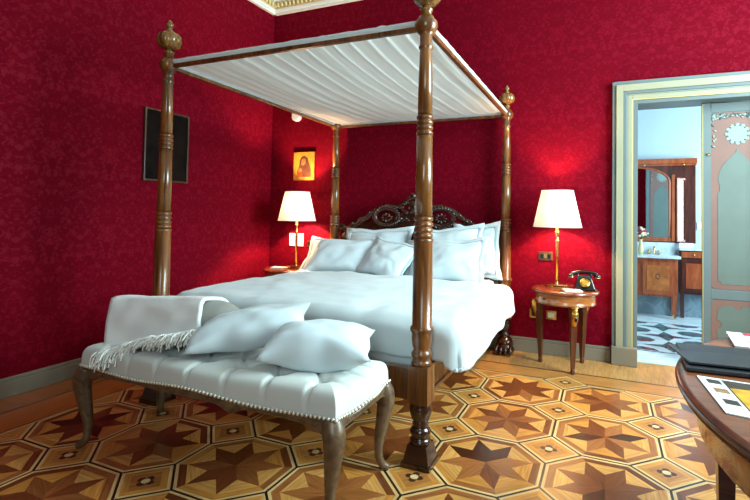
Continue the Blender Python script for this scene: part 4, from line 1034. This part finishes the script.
mb = MB(); rbox(mb, (.835, yp-.022, .97), (.955, yp-.014, 1.73)); mb.build('mirror_glass', M['mirror'], sm)
mb = MB()
for lo, hi in (((.815, yp-.03, .945), (.837, yp-.008, 1.755)), ((.953, yp-.03, .945), (.985, yp-.008, 1.755)), ((.837, yp-.03, .945), (.953, yp-.008, .972)), ((.837, yp-.03, 1.728), (.953, yp-.008, 1.755))): rbox(mb, lo, hi)
mb.build('mirror_frame', M['bath_wood'], sm)
mb = MB(); mb.box((.835, 6.83, .8725), (1.0, 6.88, .93)); mb.box((.845, 6.84, .93), (.99, 6.87, .936)); o = mb.build('tissue_box', M['white'], bevel=.004, org=(.92, 6.86, .8725)); tag(o, 'white tissue box on the side cabinet below the narrow mirror', 'box')
fc = thing('faucet', 'brass faucet on the marble counter of the vanity', 'faucet', (.56, 6.87, .778))
mb = MB(); mb.tube(catmull([(.56, 6.875, .78), (.56, 6.875, .85), (.56, 6.85, .875), (.56, 6.8, .865), (.56, 6.79, .84)], 5), .01, 10); mb.build('spout', M['brass'], fc)
for x in (.5, .62):
    mb = MB(); mb.lathe([(.014, .779), (.012, .80), (.018, .815), (.018, .825), (.006, .835)], (x, 6.875, 0), 12); mb.build('tap', M['brass'], fc)
fv = thing('flower_vase', 'small vase of pink and cream flowers on the vanity counter', 'vase', (.405, 6.80, .778))
mb = MB(); mb.lathe([(.022, .779), (.03, .80), (.034, .86), (.02, .92), (.018, .955), (.024, .965)], (.405, 6.80, 0), 16); mb.build('vase', M['vaseg'], fv)
random.seed(4)
for k in range(7):
    a = random.random()*6.28; q = Vector((.405+.045*math.cos(a)*random.random()*1.5, 6.80+.045*math.sin(a), random.uniform(1.0, 1.12)))
    mb = MB()
    for j in range(7): mb.ball(q+Vector((random.gauss(0, .013), random.gauss(0, .013), random.gauss(0, .01))), (.018, .016, .012), 0, 7, 5)
    fh = mb.build('blossom', M['petal'] if k % 2 else M['petal_w'], fv)
    mb = MB(); mb.tube([Vector((.405, 6.80, .95)), q], .003, 5); mb.ball(Vector((.405, 6.80, .95)).lerp(q, .6)+Vector((.012, 0, 0)), (.02, .006, .009), 0, 6, 4); sub(mb.build('stem', M['leafg'], fv), fh)
mb = MB(); mb.box((1.05, BY1-.012, 1.10), (1.11, BY1-.001, 1.20)); o = mb.build('wall_socket', M['white'], org=(1.08, BY1, 1.15), bevel=.002); tag(o, 'small white socket on the pale blue bathroom wall', 'socket')

# ------------------------------------------------------------------ light: daylight through right and bathroom windows, added frontal fill, the two lamps
def area(name, loc, rot, sx, sy, e, c):
    L = bpy.data.lights.new(name, 'AREA'); L.shape = 'RECTANGLE'; L.size = sx; L.size_y = sy; L.energy = e; L.color = c
    o = bpy.data.objects.new(name, L); COL.objects.link(o); o.location = loc; o.rotation_euler = rot; return o
DAY = (.70, .96, 1.0)
area('fill_front', ((WX0+WX1)/2, YF-.02, (WZ0+WZ1)/2), (math.radians(90), 0, 0), WX1-WX0, WZ1-WZ0, 52, DAY)  # added frontal fill, set in the unseen front window opening
area('daylight_right', (XR+.02, (WY0+WY1)/2, (WZ0+WZ1)/2), (math.radians(90), 0, math.radians(90)), WY1-WY0, WZ1-WZ0, 300, DAY)
area('daylight_bathroom', (BX1+.02, (BW0+BW1)/2, 1.65), (math.radians(90), 0, math.radians(90)), BW1-BW0, 1.9, 80, (.56, .86, 1.0))
w = bpy.data.worlds.new('world'); S.world = w; w.use_nodes = True
w.node_tree.nodes['Background'].inputs[0].default_value = (.75, .88, 1, 1); w.node_tree.nodes['Background'].inputs[1].default_value = 1.0
vs_ = S.view_settings; vs_.view_transform = 'Standard'; vs_.look = 'None'; vs_.exposure = 0.35; vs_.gamma = 1; vs_.use_curve_mapping = False
S.cycles.use_denoising = True
S.cycles.max_bounces = 8; S.cycles.diffuse_bounces = 3; S.cycles.caustics_reflective = False; S.cycles.caustics_refractive = False
S.cycles.sample_clamp_indirect = 6
